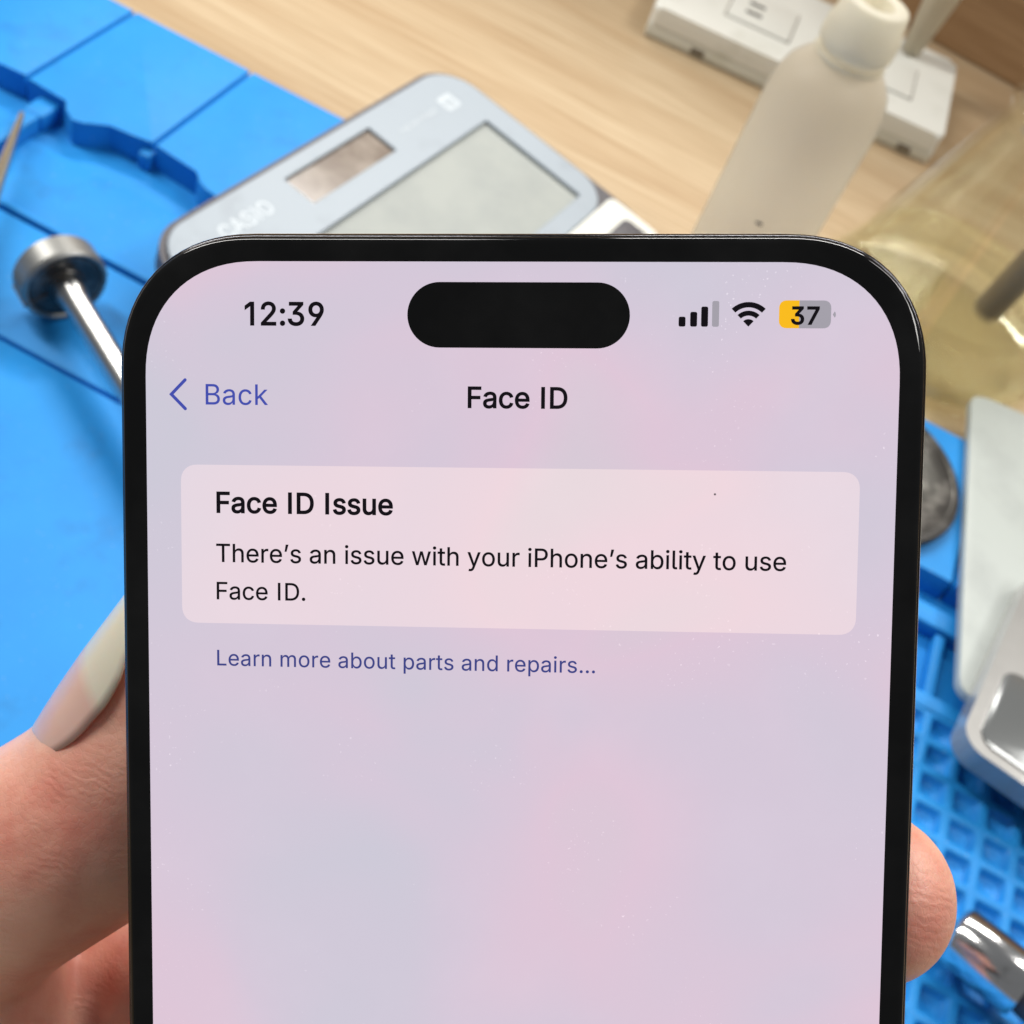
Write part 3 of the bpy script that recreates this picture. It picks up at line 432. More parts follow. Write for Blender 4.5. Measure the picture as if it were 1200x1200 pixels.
# tray floor, divider wall and tool blocks
link('tray_floor', box(-0.148, 0.36, -0.1295, -0.0970, 0.0016, 0.0024, 0.0003, 2), M_mat, mat_t)
link('tray_divider', box(0.0300, 0.0360, -0.1290, -0.0920, 0.0020, 0.0090, 0.0006, 2), M_mat, mat_t)
link('tool_block', box(0.0285, 0.0365, -0.0915, -0.0815, 0.0020, 0.0085, 0.0008, 2), M_mat, mat_t)
link('tool_block', box(0.070, 0.0745, -0.0840, -0.0785, 0.0020, 0.0085, 0.0008, 2), M_mat, mat_t)
link('tray_ridge', box(-0.148, 0.36, -0.1335, -0.1310, 0.0016, 0.0052, 0.0008, 3), M_mat, mat_t)
link('work_pad', box(-0.148, 0.362, -0.1800, -0.1345, 0.0016, 0.0036, 0.0004, 2), M_mat, mat_t)
link('work_pad', box(-0.148, 0.362, -0.4480, -0.1815, 0.0016, 0.0036, 0.0004, 2), M_mat, mat_t)
# right side: bars, open tray and the grid of pockets
link('tray_bar', box(0.364, 0.468, -0.1075, -0.0990, 0.0018, 0.0078, 0.0006, 2), M_mat, mat_t)
link('tray_floor', box(0.364, 0.468, -0.0985, -0.0845, 0.0016, 0.0022, 0.0003, 2), M_mat, mat_t)
for x in (0.371, 0.386, 0.401, 0.416, 0.431, 0.446):
    link('tray_divider', box(x, x + 0.0035, -0.1340, -0.1080, 0.0018, 0.0062, 0.0006, 2), M_mat, mat_t)
def pocket_grid(nx, ny, px, py, rib, x0, ytop, zt, zf):
    bm = bmesh.new(); xs = [x0 - rib / 2 - 0.001] ; ys = [ytop + rib / 2 + 0.001]
    vs = {}
    def V(x, y, z):
        k = (round(x, 6), round(y, 6), round(z, 6))
        if k not in vs: vs[k] = bm.verts.new((x, y, z))
        return vs[k]
    c = 0.0012
    for i in range(nx):
        for j in range(ny):
            X0 = x0 + i * px; X1 = X0 + px; Y1 = ytop - j * py; Y0 = Y1 - py
            o = [V(X0, Y0, zt), V(X1, Y0, zt), V(X1, Y1, zt), V(X0, Y1, zt)]
            def ring(ins, z, n=4):
                p = rrect(X0 + ins, X1 - ins, Y0 + ins, Y1 - ins, c, 2)
                return [bm.verts.new((x, y, z)) for x, y in p]
            e = 0.0003
            jit = random.uniform(-0.00015, 0.00015)
            r1 = ring(rib / 2, zt - 0.00005); r2 = ring(rib / 2 + 0.00025, zt - e); r3 = ring(rib / 2 + 0.0007, zf + e + jit); r4 = ring(rib / 2 + 0.0011, zf + jit)
            r5 = ring(rib / 2 + 0.0022, zf + jit); r6 = ring(rib / 2 + 0.0026, zf + jit - 0.0005)
            m = len(r1); q = m // 4      # rrect order: top-right, top-left, bottom-left, bottom-right
            corners = [o[2], o[3], o[0], o[1]]
            for s in range(4):
                for k in range(q - 1):
                    bm.faces.new((corners[s], r1[s * q + k], r1[s * q + k + 1]))
                bm.faces.new((corners[s], r1[s * q + q - 1], r1[(s * q + q) % m], corners[(s + 1) % 4]))
            for a, b in ((r1, r2), (r2, r3), (r3, r4), (r4, r5), (r5, r6)):
                for k in range(m): bm.faces.new((a[k], a[(k + 1) % m], b[(k + 1) % m], b[k]))
            bm.faces.new(r6)
    me = bm_mesh(bm, 'pocket_grid'); shade(me, 50); return me
link('pocket_grid', pocket_grid(11, 14, 0.0108, 0.0104, 0.0022, 0.3565, -0.1406, 0.0070, 0.0042), M_mat, mat_t)
link('tray_bar', box(0.364, 0.468, -0.1405, -0.1345, 0.0018, 0.0074, 0.0006, 2), M_mat, mat_t)

# ------------------------------------------------------------------ calculator (wedge: raised at its display end)
d1 = Vector((-0.10859, -0.99409, 0)); d2 = Vector((0.98554, -0.10765, -0.13083)); nn = d1.cross(d2)
if nn.z < 0: nn = -nn
# local x runs along the text (from the near end to the far end), local y towards the display end
CM = frame(Vector((-0.1504, 0.4155, 0.026)) + d1 * 0.168, -d1, nn)
calc = thing('calculator', 'pale silver desk calculator with solar cell and blank display lying half on the blue mat', 'calculator', CM)
def cuv(u, v): return ((168 - u) * mm, -v * mm)
cw, cl = 0.168, 0.112
link('lower_case', prism(rrect(-0.0045, cw + 0.0010, -cl, 0.0010, 0.018, 10), -0.0085, -0.0004, 0.0008, 2), M_darkrim, calc)
# top plate with holes for the display and the solar cell: built as strips round the openings
def plate_with_holes(outline, holes, z0, z1):
    cu = bpy.data.curves.new('plate', 'CURVE'); cu.dimensions = '2D'; cu.fill_mode = 'BOTH'; cu.extrude = (z1 - z0) / 2 - 0.0005; cu.bevel_depth = 0.0005; cu.bevel_resolution = 2
    for k, pts in enumerate([outline] + [h[::-1] for h in holes]):
        sp = cu.splines.new('POLY'); sp.points.add(len(pts) - 1); sp.use_cyclic_u = True
        for q, p in zip(sp.points, pts): q.co = (p[0], p[1], 0, 1)
    o = bpy.data.objects.new('tmp', cu); COL.objects.link(o); bpy.context.view_layer.update()
    me = bpy.data.meshes.new_from_object(o.evaluated_get(bpy.context.evaluated_depsgraph_get()))
    bpy.data.objects.remove(o); bpy.data.curves.remove(cu)
    for v in me.vertices: v.co.z += (z0 + z1) / 2
    shade(me, 40); return me
hd = rrect((168 - 123) * mm, (168 - 13.3) * mm, -78.0 * mm, -30 * mm, 0.0010, 3)
hs = rrect((168 - 110.5) * mm, (168 - 61.2) * mm, -20.8 * mm, -6.8 * mm, 0.0006, 3)
link('top_plate', plate_with_holes(rrect(-0.0018, cw - 0.0018, -0.0855, -0.0018, 0.0155, 12) , [hd, hs], -0.0003, 0.0012), M_silver, calc)
link('display', box((168 - 124) * mm, (168 - 12) * mm, -0.0785, -0.0295, -0.0022, -0.0003), M_lcd, calc)
link('solar_panel', box((168 - 112) * mm, (168 - 60) * mm, -0.0215, -0.0060, -0.0020, -0.0001), M_solar, calc)
link('key_deck', prism(rrect(-0.0018, cw - 0.0018, -cl + 0.0015, -0.0862, 0.003, 4), -0.0003, 0.0012, 0.0005, 2), M_whitep, calc)
for kx in range(6):
    link('key', prism(rrect(0.022 + kx * 0.024, 0.022 + kx * 0.024 + 0.017, -0.1085, -0.0965, 0.003, 4), 0.0004, 0.0030, 0.0008, 2), M_darkrim if kx in (5,) else M_whitep, calc)
g = link('brand_print', shift(text_mesh('CASIO', 0.024, 0.012), cuv(148, 0)[0], cuv(0, 15.2)[1], 0.00125), M_print, calc)
g = link('small_print', shift(text_mesh('TWO WAY POWER', 0.0235, 0.01), cuv(52, 0)[0], cuv(0, 16.4)[1], 0.00125), M_print, calc)
g = link('digit_badge', flat(rrect(cuv(24, 0)[0], cuv(15.5, 0)[0], -0.0192, -0.0120, 0.001, 3), 0.00125), M_print, calc)
link('badge_digits', shift(text_mesh('12', 0.0048, 0.02), cuv(22.2, 0)[0], -0.0177, 0.00135), M_silver, g)

# ------------------------------------------------------------------ socket strip near the wall
SM = frame((-0.109, 0.566, 0), (0.154, 0.016, 0))
strip = thing('power_socket', 'white double power socket box lying on the wood behind the milky bottle', 'power socket', SM)
link('back_box', box(0.0003, 0.1542, 0.0003, 0.0857, 0.0003, 0.0078, 0.001, 2), M_cream, strip)
SL = Matrix.Translation((0, 0, 0))
f = link('faceplate', prism(rrect(0, 0.1545, 0, 0.086, 0.004, 6), 0.0075, 0.0165, 0.0030, 5), M_whitep, strip)
for fx in (0.033, 0.100):
    link('socket_groove', prism(rrect(fx - 0.0007, fx + 0.0347, 0.0213, 0.0567, 0.001, 3), 0.0160, 0.01655), M_notch, f)
    link('socket_insert', prism(rrect(fx, fx + 0.034, 0.022, 0.056, 0.001, 3), 0.0160, 0.0176, 0.0004, 2), M_whitep, f)
    for sx, sy, w, h in ((0.0085, 0.0100, 0.0085, 0.0030), (0.0085, 0.0205, 0.0085, 0.0030)):
        link('slot', box(fx + sx, fx + sx + w, 0.022 + sy, 0.022 + sy + h, 0.0172, 0.0178), M_slot, f)
for x0 in (0.0, 0.112):
    link('screw_notch', box(x0 + 0.025, x0 + 0.032, -0.0002, 0.002, 0.0018, 0.0048), M_notch, strip)

# ------------------------------------------------------------------ milky squeeze bottles
def squeeze_bottle(name, label, loc, tilt=None, s=1.0):
    B = thing(name, label, 'bottle', Matrix.Translation(loc) @ Matrix.Diagonal((1, 1, 0.965, 1)))
    r = 0.0205
    body = [(0, 0.0006), (r - 0.003, 0.0006), (r - 0.0008, 0.0012), (r, 0.004), (r, 0.04), (r, 0.095), (r - 0.0006, 0.101), (r - 0.0025, 0.1065), (r - 0.0055, 0.1105), (0.0122, 0.1125), (0.0108, 0.1138),
            (0.0100, 0.1150), (0.0098, 0.122), (0, 0.122)]
    link('body', lathe(body, 64), M_bottle, B)
    link('neck_ring', lathe([(0.0104, 0.1142), (0.0122, 0.1144), (0.0124, 0.1152), (0.0120, 0.1158), (0.0104, 0.1160)], 48, cap0=False, cap1=False), M_cap, B)
    cap = link('cap', lathe([(0.0095, 0.1175), (0.0116, 0.1178), (0.0124, 0.1188), (0.0126, 0.1205), (0.0124, 0.1250), (0.0117, 0.1280), (0.0111, 0.1310), (0.0110, 0.1330), (0.0106, 0.1342), (0.0098, 0.1347), (0.0066, 0.1348), (0.0058, 0.1344), (0.0056, 0.1300), (0, 0.1295)], 56, cap0=False), M_cap, B)
    link('spout_hole', lathe([(0.0055, 0.1301), (0, 0.1301)], 32, cap0=False), M_nailtip, cap)
    return B
bt = squeeze_bottle('squeeze_bottle', 'milky plastic squeeze bottle with a dark fleck, standing before the power socket', (-0.0095, 0.394, 0))
fl = at(915, 203, 0.055)
link('dark_fleck', lathe([(0.0008, -0.0002), (0.0011, 0), (0.0006, 0.0003), (0, 0.0004)], 10), M_slot, bt, mw=Matrix.Translation((0.0005, -0.02040, 0.0565)) @ Matrix.Rotation(math.radians(90), 4, 'X') @ Matrix.Diagonal((1.3, 0.7, 1, 1)))
cup = thing('plastic_tube', 'pale translucent tapered tube behind the cap of the milky bottle', 'tube', Matrix.Translation(at(1066, 62, 0.0167)))
link('tube_wall', lathe([(0, 0), (0.0042, 0), (0.0050, 0.0008), (0.0105, 0.050), (0.0120, 0.075), (0.0115, 0.075), (0.0100, 0.050), (0.0044, 0.0015), (0, 0.0015)], 40), M_bottle, cup)

# ------------------------------------------------------------------ glass flask with pale liquid
FLK = (0.069, 0.450, 0)
flask = thing('glass_flask', 'clear conical glass flask with pale yellow liquid at the right edge of the photo', 'flask', Matrix.Translation(FLK))
outer = [(0, 0.0012), (0.040, 0.0006), (0.0490, 0.0006), (0.0515, 0.0018), (0.0530, 0.0050), (0.0525, 0.0090), (0.0500, 0.0145), (0.0440, 0.0260), (0.0250, 0.0840), (0.0225, 0.0910), (0.0210, 0.0970), (0.0208, 0.1000),
         (0.0222, 0.1010), (0.0226, 0.1025), (0.0222, 0.1040), (0.0208, 0.1050), (0.0206, 0.1095), (0.0220, 0.1110), (0.0224, 0.1125), (0.0218, 0.1140), (0.0205, 0.1150), (0.0205, 0.1220), (0.0230, 0.1235), (0.0230, 0.1270)]
inner = [(0.0200, 0.1270), (0.0188, 0.1230), (0.0186, 0.0970), (0.0203, 0.0905), (0.0228, 0.0835), (0.0416, 0.0258), (0.0474, 0.0142), (0.0500, 0.0090), (0.0502, 0.0060), (0.0480, 0.0040), (0.040, 0.0034), (0, 0.0040)]
link('glass_body', lathe(outer + inner, 96), M_glass, flask)
lz = 0.029; lr = 0.0416 + (0.0228 - 0.0416) * (lz - 0.0258) / (0.0835 - 0.0258)
liq = [(0, 0.0038), (0.040, 0.0032), (0.0478, 0.0038), (0.0504, 0.0059), (0.0502, 0.0091), (0.0476, 0.0143), (0.0418, 0.0259), (lr + 0.0003, lz + 0.0012), (lr - 0.0006, lz + 0.0006), (lr - 0.0018, lz + 0.0001), (lr - 0.004, lz), (0, lz)]
lq = link('liquid', lathe(liq, 96), M_liquid, flask)
rod = thing('dropper_rod', 'brown rod standing in the pale liquid of the glass flask', 'rod', frame(Vector(FLK) + Vector((0.016, -0.008, 0.024)), (1, 0, 0.0), Vector((0.10, 0.06, 1))))
link('shaft', lathe([(0, 0), (0.0050, 0.0006), (0.0060, 0.003), (0.0060, 0.03), (0.0046, 0.036), (0.0042, 0.130), (0, 0.131)], 24), M_brush, rod)

# ------------------------------------------------------------------ left: weighted disc on a rod, tweezers
hub = Vector(at(76, 333, 0.0172)); ax = (Vector(at(146, 447, 0.0172)) - hub).normalized()
KM = frame(hub, Vector((0, 0, 1)).cross(ax), ax)
knob = thing('disc_headed_rod', 'grey metal rod with a thick round head lying on the blue mat at left', 'tool', KM)
link('head', lathe([(0, -0.0080), (0.0118, -0.0080), (0.0130, -0.0068), (0.0131, 0.0003), (0.0124, 0.0014), (0.0116, 0.0012), (0.0112, 0.0004), (0, 0.0002)], 64, ang=30), M_dull, knob)
link('face_disc', lathe([(0.0111, 0.0004), (0.0106, 0.0009), (0.0084, 0.0009), (0.0080, 0.0006), (0.0060, 0.0006), (0.0056, 0.0014), (0.0040, 0.0016), (0, 0.0016)], 48, cap0=False, cap1=False), M_darkmetal, knob)
link('rod', lathe([(0, 0.0005), (0.0046, 0.0005), (0.0046, 0.006), (0.0040, 0.0075), (0.0040, 0.085), (0, 0.086)], 28), M_satin, knob)
link('head_slot', box(-0.0002, 0.0135, -0.0004, 0.0004, -0.0082, 0.0012), M_slot, knob, mw=Matrix.Rotation(math.radians(200), 4, 'Z'))

tw0 = at(26, 134, 0.012); tw1 = at(-60, 300, 0.030)
tax = (tw1 - tw0).normalized()
TM = frame(tw0, tax, Vector((0, 0, 1)))
twz = thing('tweezers', 'thin metal tweezers whose points reach over the blue mat at the left edge', 'tweezers', TM)
for s in (-1, 1):
    bm = bmesh.new(); ringz = []
    for k in range(12):
        x = 0.10 * k / 11; w = 0.0014 + 0.0050 * (k / 11) ** 0.9; h = 0.0004; c = s * (0.0004 + 0.0022 * (k / 11) ** 1.5)
        ringz.append([bm.verts.new((x, c + dy * w * 0.35, dz * (w * 0.5 + h))) for dy, dz in ((-0.5, -1), (0.5, -1), (0.5, 1), (-0.5, 1))])
    for a, b in zip(ringz, ringz[1:]):
        for k in range(4): bm.faces.new((a[k], a[(k + 1) % 4], b[(k + 1) % 4], b[k]))
    bm.faces.new(ringz[0]); bm.faces.new(ringz[-1])
    link('arm', bm_mesh(bm, 'arm'), M_tweezer, twz)

# ------------------------------------------------------------------ right: dark disc, white slab, silver housing, steel tool
dk = thing('metal_dish', 'dark grey worn round metal dish showing beside the right edge of the phone', 'dish', frame((0.062, 0.336, 0.0100), (1, 0, 0)))
link('dish', lathe([(0, 0.0002), (0.030, 0.0002), (0.0365, 0.003), (0.0375, 0.005), (0.0365, 0.0066), (0.034, 0.0070), (0.028, 0.0062), (0.012, 0.0048), (0, 0.0046)], 72), M_darkmetal, dk)
link('rim_band', lathe([(0.0352, 0.0069), (0.0352, 0.0073), (0.0345, 0.0075), (0.0338, 0.0073), (0.0338, 0.0069)], 72, cap0=False, cap1=False), M_darkmetal, dk)

wt, wb_ = at(1138, 478, 0.0158), at(1124, 812, 0.0158)
wx = (wt - wb_).normalized()
WM = frame(wb_ - Vector((0, 0, 0.0032)), wx)
wh = thing('plastic_plate', 'plain pale plastic plate with rounded corner lying partly under the silver device', 'plate', WM)
L = (wt - wb_).length
link('plate_sheet', prism(rrect(0, L + 0.01, -0.085, 0, 0.006, 8), 0, 0.0032, 0.0008, 3), M_plate, wh)

s0 = at(1124, 866, 0.0242); s1 = at(1200, 690, 0.0242)
sx = (s1 - s0).normalized()
VM = frame(s0 - Vector((0, 0, 0.0080)), sx)
sv = thing('silver_device', 'silver metal housing with rounded corners resting on the white plate at right', 'device', VM)
link('housing', prism(rrect(0, 0.085, -0.08, 0, 0.008, 10), 0, 0.0080, 0.003, 5), M_device, sv)
link('face_panel', prism(rrect(0.004, 0.036, -0.076, -0.0045, 0.005, 8), 0.0079, 0.0086, 0.0004, 2), M_device2, sv)

t0 = at(1114, 1090, 0.0155); t1 = at(1212, 1168, 0.0205)
tx = (t1 - t0).normalized()
tool = thing('steel_bit_holder', 'shiny steel cylinder with flat facets lying on the mat pockets beside the fingertip', 'tool', frame(t0, Vector((0, 0, 1)).cross(tx), tx))
def facet_tube(prof, n):
    me = lathe(prof, n, ang=12); return me
link('steel_barrel', lathe([(0, 0), (0.0062, 0), (0.0079, 0.0012), (0.0083, 0.0020), (0.0083, 0.0200), (0.0079, 0.0212), (0.0066, 0.0212), (0, 0.0212)], 16, ang=30), M_steel, tool, mw=Matrix.Rotation(math.radians(11), 4, 'Z'))
link('socket_recess', lathe([(0.0045, -0.00015), (0, -0.00015)], 6, cap0=False), M_slot, tool)
link('grip', lathe([(0.0062, 0.0212), (0.0066, 0.024), (0.0060, 0.030), (0.0068, 0.040), (0.0068, 0.085), (0, 0.087)], 32), M_darkrim, tool)

# ------------------------------------------------------------------ phone (held in the hand, in front of the bench)
PR = Matrix(((0.99836364, 0.00969766, -0.05635598), (-0.01355635, 0.99755926, -0.06849632), (0.05555417, 0.06914822, 0.99605836)))
PT = Vector((0.0004929, 0.02345617, -0.11198473))      # top centre of the screen, in camera axes
PM = Matrix.Translation(CAM_LOC + CAM_ROT @ PT) @ (CAM_ROT @ PR).to_4x4()
phone = thing('smartphone', 'black smartphone held upright with a pale pink settings page on its lit screen', 'smartphone', PM)
OX0, OX1, OY0, OY1, OR = -0.0386, 0.0385, -0.1575, 0.0029, 0.0134
def outl(i, n=18): return rrect(OX0 + i, OX1 - i, OY0 + i, OY1 - i, OR - i, n, 2.25)
def loft(levels, cap0=True, cap1=True):
    bm = bmesh.new(); rings = []
    for i, z in levels: rings.append([bm.verts.new((x, y, z)) for x, y in outl(i)])
    n = len(rings[0])
    for a, b in zip(rings, rings[1:]):
        for k in range(n): bm.faces.new((a[k], a[(k + 1) % n], b[(k + 1) % n], b[k]))
    if cap0: bm.faces.new(rings[0])
    if cap1: bm.faces.new(rings[-1])
    me = bm_mesh(bm, 'loft'); shade(me, 50); return me
link('metal_frame', loft([(0.0012, -0.0081), (0.0004, -0.0078), (0.0001, -0.0072), (0, -0.0062), (0, -0.0022), (0.00008, -0.0014), (0.00025, -0.0009), (0.00045, -0.0007), (0.0006, -0.0007)]), M_frame, phone)
link('front_glass', loft([(0.00050, -0.0010), (0.00050, -0.00055), (0.00062, -0.00028), (0.00085, -0.00010), (0.0013, 0.0)]), M_bezel, phone)
link('back_glass', loft([(0.0030, -0.0086), (0.0014, -0.0084), (0.0010, -0.00815)]), M_back, phone)
link('side_button', box(0.0384, 0.0388, -0.062, -0.044, -0.0056, -0.0034, 0.0001, 2), M_frame, phone)
link('volume_button', box(-0.0389, -0.0385, -0.052, -0.042, -0.0056, -0.0034, 0.0001, 2), M_frame, phone)
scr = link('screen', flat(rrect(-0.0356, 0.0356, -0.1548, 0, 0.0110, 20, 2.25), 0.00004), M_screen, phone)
def on(name, me, m, z=0.00009):
    for v in me.vertices: v.co.z += z
    return link(name, me, m, scr)
on('camera_cutout', flat(rrect(-0.01034, 0.01060, -0.00804, -0.00190, 0.00306, 14)), M_bezel)
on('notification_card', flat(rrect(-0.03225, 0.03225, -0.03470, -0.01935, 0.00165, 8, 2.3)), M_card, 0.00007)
def line(name, s, x, y, w, m, bold=0.0, track=0.0):
    return on(name, shift(text_mesh(s, w, bold, track), x, y), m, 0.00011)
line('clock_text', '12:39', -0.02592, -0.00600, 0.00762, M_ink, 0.016)
line('back_text', 'Back', -0.02975, -0.01358, 0.00605, M_blue, 0.002, 8)
line('title_text', 'Face ID', -0.00456, -0.01366, 0.00943, M_ink, 0.015)
line('heading_text', 'Face ID Issue', -0.02878, -0.02393, 0.01712, M_ink, 0.017)
line('message_text', 'There’s an issue with your iPhone’s ability to use', -0.02884, -0.02872, 0.05446, M_ink, 0.006)
line('message_text', 'Face ID.', -0.02882, -0.03236, 0.00868, M_ink, 0.006)
line('link_text', 'Learn more about parts and repairs…', -0.02882, -0.03884, 0.03665, M_link, 0.004, 10)
def stroke(pts, w):
    """polyline of width w with round ends, as one outline"""
    L_, R_ = [], []
    for i, p in enumerate(pts):
        a = Vector(pts[max(i - 1, 0)]); b = Vector(pts[min(i + 1, len(pts) - 1)]); d = (b - a).normalized(); nrm = Vector((-d.y, d.x))
        k = 1.0
        if 0 < i < len(pts) - 1:
            d0 = (Vector(p) - a).normalized(); k = 1 / max(0.3, abs(Vector((-d0.y, d0.x)).dot(nrm)))
        L_.append(tuple(Vector(p) + nrm * w / 2 * k)); R_.append(tuple(Vector(p) - nrm * w / 2 * k))
    def capx(p, d):
        c = Vector(p); a0 = math.atan2(d.y, d.x)
        return [tuple(c + Vector((math.cos(a0 + t), math.sin(a0 + t))) * w / 2) for t in [math.pi / 2 - math.pi * q / 8 for q in range(1, 8)]]
    e = (Vector(pts[-1]) - Vector(pts[-2])).normalized(); s_ = (Vector(pts[0]) - Vector(pts[1])).normalized()
    return L_ + capx(pts[-1], e) + R_[::-1] + capx(pts[0], s_)
on('back_chevron', flat(stroke([(-0.03175, -0.01125), (-0.03310, -0.01263), (-0.03175, -0.01400)], 0.00031)), M_blue)
for k, (x, h) in enumerate(((0.01513, 0.00092), (0.01620, 0.00137), (0.01721, 0.00186), (0.01822, 0.00238))):
    on('signal_bar', flat(rrect(x, x + 0.00064, -0.00596, -0.00596 + h, 0.00016, 4)), M_grey if k == 3 else M_ink)
def arc(cx, cy, r0, r1, a, n=14):
    th = [math.radians(90 - a + 2 * a * i / n) for i in range(n + 1)]
    return [(cx + r1 * math.cos(t), cy + r1 * math.sin(t)) for t in th] + [(cx + r0 * math.cos(t), cy + r0 * math.sin(t)) for t in th[::-1]]
wc = (0.02158, -0.00594)
wf = on('wifi_arc', flat(arc(*wc, 0.00178, 0.00228, 43.5)), M_ink)
on('wifi_arc', flat(arc(*wc, 0.00102, 0.00148, 43.5)), M_ink)
on('wifi_arc', flat([wc] + arc(*wc, 0.0, 0.00070, 43.5)[:15]), M_ink)
bx0, bx1, by0, by1 = 0.02438, 0.02915, -0.00606, -0.00350
body = rrect(bx0, bx1, by0, by1, 0.00072, 6, 2.3)
on('battery_body', flat(body), M_grey, 0.00009)
fx_ = bx0 + 0.00185
on('battery_fill', flat([p for p in body if p[0] < fx_ - 1e-5 and p[1] > -0.00478][0:] + [p for p in body if p[0] < fx_ - 1e-5 and p[1] <= -0.00478] + [(fx_, by0), (fx_, by1)]), M_yellow, 0.00010)
on('battery_tip', flat(arc(bx1 + 0.00015, -0.00478, 0, 0.00038, 50)[:15] + [(bx1 + 0.00015, -0.00478)]), M_grey)
bt_ = [o for o in scr.children if o.name.startswith('battery_tip')][0]
for v in bt_.data.vertices:
    dx, dy = v.co.x - (bx1 + 0.00015), v.co.y + 0.00478; v.co.x = bx1 + 0.00015 + dy * 0.75; v.co.y = -0.00478 - dx * 1.0
line('battery_text', '37', 0.02548, -0.00568, 0.00262, M_ink, 0.022)

# ------------------------------------------------------------------ hand (left hand, from behind the phone), in the phone's axes
def V3(*a): return Vector(a) * mm
chains = [
    # thumb: tip tucked behind the left edge, base off to the lower left
    [((-33.2, -37, -18.2), 8.4), ((-36.2, -43.2, -18.8), 9.9), ((-41.3, -51.2, -19.2), 11.3), ((-48.2, -60.0, -18.2), 12.5), ((-59.7, -67.3, -18.5), 12.8), ((-71, -75, -21), 14), ((-72, -96, -28), 18), ((-58, -120, -34), 21)],
    [((-72, -93, -38), 14), ((-54, -90, -40), 13.5), ((-36, -90, -42), 13)],
    # palm
    [((-52, -118, -34), 20), ((-30, -112, -42), 17), ((-8, -104, -46), 15), ((14, -98, -44), 13)],
    [((-50, -140, -36), 22), ((-25, -140, -42), 20), ((4, -134, -44), 17), ((16, -120, -44), 14)],
    [((-45, -170, -42), 22), ((-20, -170, -44), 22)],
    [((-46, -88, -36), 11), ((-30, -98, -42), 14), ((-50, -120, -34), 18)],
    # web between thumb and index
    [((-40, -92, -30), 9), ((-26, -92, -38), 12), ((-5, -88, -42), 12)],
    # index, middle, ring, little finger: knuckles behind, tips wrapping the right edge
    [((-8, -84, -42), 11.5), ((14, -72, -38), 10), ((31, -67, -24), 9.6), ((36.5, -64.5, -14.5), 9.3)],
    [((10, -98, -44), 11.5), ((26, -92, -36), 10), ((33, -90, -25), 9.2), ((32, -88, -17), 8.4)],
    [((14, -112, -44), 11.0), ((28, -108, -36), 9.6), ((36, -106, -24), 8.8), ((36.5, -105, -13), 8.0)],
    [((14, -128, -44), 10.0), ((29, -122, -36), 8.6), ((37, -117, -24), 7.8), ((36, -114, -13), 7.0)],
    # forearm
    [((-30, -170, -44), 25), ((-34, -230, -60), 28), ((-40, -330, -90), 34)],
]
def capsule(bm, a, ra, b, rb):
    t = bmesh.new()
    for c, r in ((a, ra), (b, rb)):
        g_ = bmesh.ops.create_icosphere(t, subdivisions=3, radius=r)
        for v in g_['verts']: v.co += c
    r_ = bmesh.ops.convex_hull(t, input=list(t.verts))
    bmesh.ops.delete(t, geom=[v for v in t.verts if not v.link_faces], context='VERTS')
    me = bpy.data.meshes.new('t'); t.to_mesh(me); t.free(); bm.from_mesh(me); bpy.data.meshes.remove(me)
bm = bmesh.new()
for ch in chains:
    for (a, ra), (b, rb) in zip(ch, ch[1:]): capsule(bm, V3(*a), ra * mm, V3(*b), rb * mm)
# index fingertip: pad flattened against the edge of the phone, rounded end towards the right
g_ = bmesh.ops.create_icosphere(bm, subdivisions=4, radius=1.0)
for v in g_['verts']: v.co = Vector((v.co.x * 8.4, v.co.y * 9.0, v.co.z * 8.2)) * mm + V3(37.4, -64.2, -10.8)
me = bpy.data.meshes.new('hand_raw'); bm.to_mesh(me); bm.free()
tmp = bpy.data.objects.new('tmp', me); COL.objects.link(tmp)
md = tmp.modifiers.new('r', 'REMESH'); md.mode = 'VOXEL'; md.voxel_size = 0.0009
md = tmp.modifiers.new('s', 'SMOOTH'); md.factor = 0.5; md.iterations = 10
bpy.context.view_layer.update()
hm = bpy.data.meshes.new_from_object(tmp.evaluated_get(bpy.context.evaluated_depsgraph_get()))
bpy.data.objects.remove(tmp); bpy.data.meshes.remove(me)
person = thing('person', 'left hand gripping the black phone from behind, thumb at its left edge', 'person', PM)

# skin relief: fine cross-hatched furrows everywhere, short creases in patches
t = NT(M_skin); mpx = t.coords((1, 1, 1), (0, 0, math.radians(20)))
wv = t.n('ShaderNodeTexWave', Scale=330.0, Distortion=7.0, Detail=3.0, _wave_type='BANDS', _bands_direction='Y'); wv.inputs['Detail Scale'].default_value = 1.6; t.l(mpx, 'Vector', wv, 'Vector')
msk = t.noise(mpx, 130, 2, 0.5); mskr = t.ramp(msk, 'Fac', [(0.47, (0, 0, 0)), (0.62, (1, 1, 1))])
cre = t.mix((mskr, 'Color'), (0.5, 0.5, 0.5), (wv, 'Color'))
vor = t.n('ShaderNodeTexVoronoi', Scale=1500.0, _feature='DISTANCE_TO_EDGE'); t.l(mpx, 'Vector', vor, 'Vector')
vr = t.ramp(vor, 'Distance', [(0.0, (0, 0, 0)), (0.14, (1, 1, 1))])
b1 = t.n('ShaderNodeBump', Strength=0.22, Distance=0.00006); t.t.links.new(vr.outputs[0], b1.inputs['Height'])
b2 = t.n('ShaderNodeBump', Strength=0.17, Distance=0.0002); t.t.links.new(cre.outputs[2], b2.inputs['Height']); t.l(b1, 'Normal', b2, 'Normal')
b3 = t.n('ShaderNodeBump', Strength=0.35, Distance=0.0009); fold = t.noise(mpx, 210, 3, 0.5); t.l(fold, 'Fac', b3, 'Height'); t.l(b2, 'Normal', b3, 'Normal'); t.l(b3, 'Normal', t.b, 'Normal')
hand = link('hand', hm, M_skin, person, smooth=True)

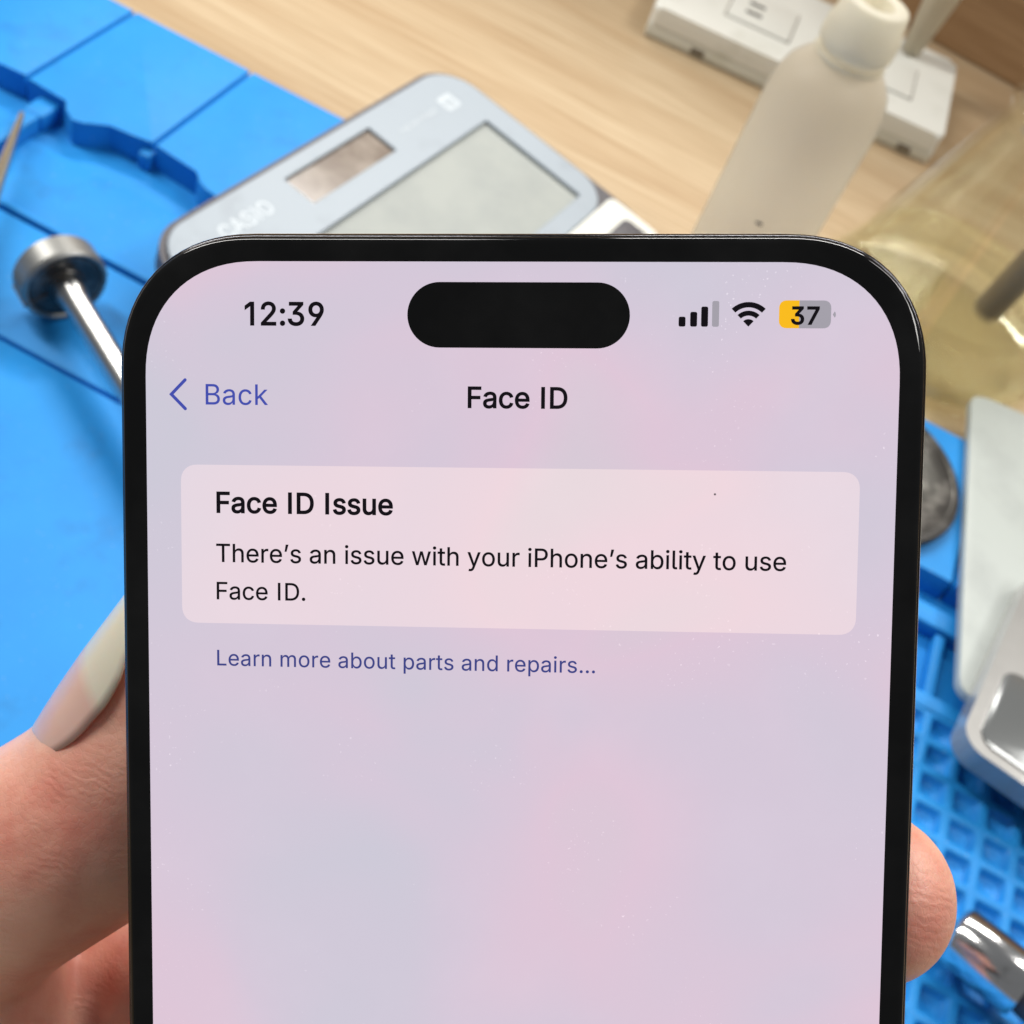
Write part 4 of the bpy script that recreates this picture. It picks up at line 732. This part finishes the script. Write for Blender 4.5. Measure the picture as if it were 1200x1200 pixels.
# thumbnail: curved plate round the back of the thumb, its free edge running past the flesh
def nail(p0, p1, r0, r1, half, nrm, free, thick=0.0004):
    ax_ = (p1 - p0); L_ = ax_.length; ax_ = ax_.normalized(); nrm = (nrm - ax_ * nrm.dot(ax_)).normalized(); bn = ax_.cross(nrm)
    nrm0 = (nrm + Vector((0, 0, -0.28))).normalized(); nu, nv = 72, 24; bm = bmesh.new(); grid = []
    for layer in (0, 1):
        g = []
        for i in range(nu + 1):
            u = i / nu; row = []
            r = (r0 + (r1 - r0) * u) * (1 - 0.10 * max(0, u - 0.55)) + (0 if layer == 0 else -thick)
            nm = (nrm0 * (1 - min(1, u / 0.7)) + nrm * min(1, u / 0.7)); nm = (nm - ax_ * nm.dot(ax_)).normalized(); bn = ax_.cross(nm)
            for j in range(nv + 1):
                w = -1 + 2 * j / nv
                hh = half * (math.sqrt(max(0.004, 1 - (1 - min(1, u / 0.42)) ** 2)) if u < 0.42 else 1 - 0.38 * max(0, (u - 0.55) / 0.45) ** 1.5)
                tip = 0.0016 * (1 - w * w) * u
                th = hh * w; rr = r * (1 - 0.045 * w * w) * (1 - 0.022 * max(0, 1 - u / 0.35))
                row.append(bm.verts.new(p0 + ax_ * (L_ * u + tip) + (nm * math.cos(th) + bn * math.sin(th)) * rr))
            g.append(row)
        grid.append(g)
    fm = []
    for i in range(nu):
        for j in range(nv):
            f = bm.faces.new((grid[0][i][j], grid[0][i + 1][j], grid[0][i + 1][j + 1], grid[0][i][j + 1]))
            f = bm.faces.new((grid[1][i][j], grid[1][i][j + 1], grid[1][i + 1][j + 1], grid[1][i + 1][j]))
    def rim(idx):
        for (a, b) in zip(idx, idx[1:]):
            f = bm.faces.new((grid[0][a[0]][a[1]], grid[0][b[0]][b[1]], grid[1][b[0]][b[1]], grid[1][a[0]][a[1]]))
    rim([(0, j) for j in range(nv + 1)]); rim([(nu, j) for j in range(nv + 1)]); rim([(i, 0) for i in range(nu + 1)]); rim([(i, nv) for i in range(nu + 1)])
    lay = {}
    for layer in (0, 1):
        for i, row in enumerate(grid[layer]):
            for j, v in enumerate(row): lay[tuple(round(c, 7) for c in v.co)] = i / nu - 0.06 * (1 - (2 * j / nv - 1) ** 2)
    me = bm_mesh(bm, 'nail'); at_ = me.attributes.new('along', 'FLOAT', 'POINT')
    for v in me.vertices: at_.data[v.index].value = lay.get(tuple(round(c, 7) for c in v.co), 0.0)
    for p in me.polygons: p.use_smooth = True
    return me
p0 = V3(-47.2, -59.0, -18.8); p1 = V3(-34.6, -38.0, -18.0)
link('thumbnail', nail(p0, p1, 0.0124, 0.0104, math.radians(70), Vector((-0.83, 0.56, 0.02)), 0.55), M_nail, hand)
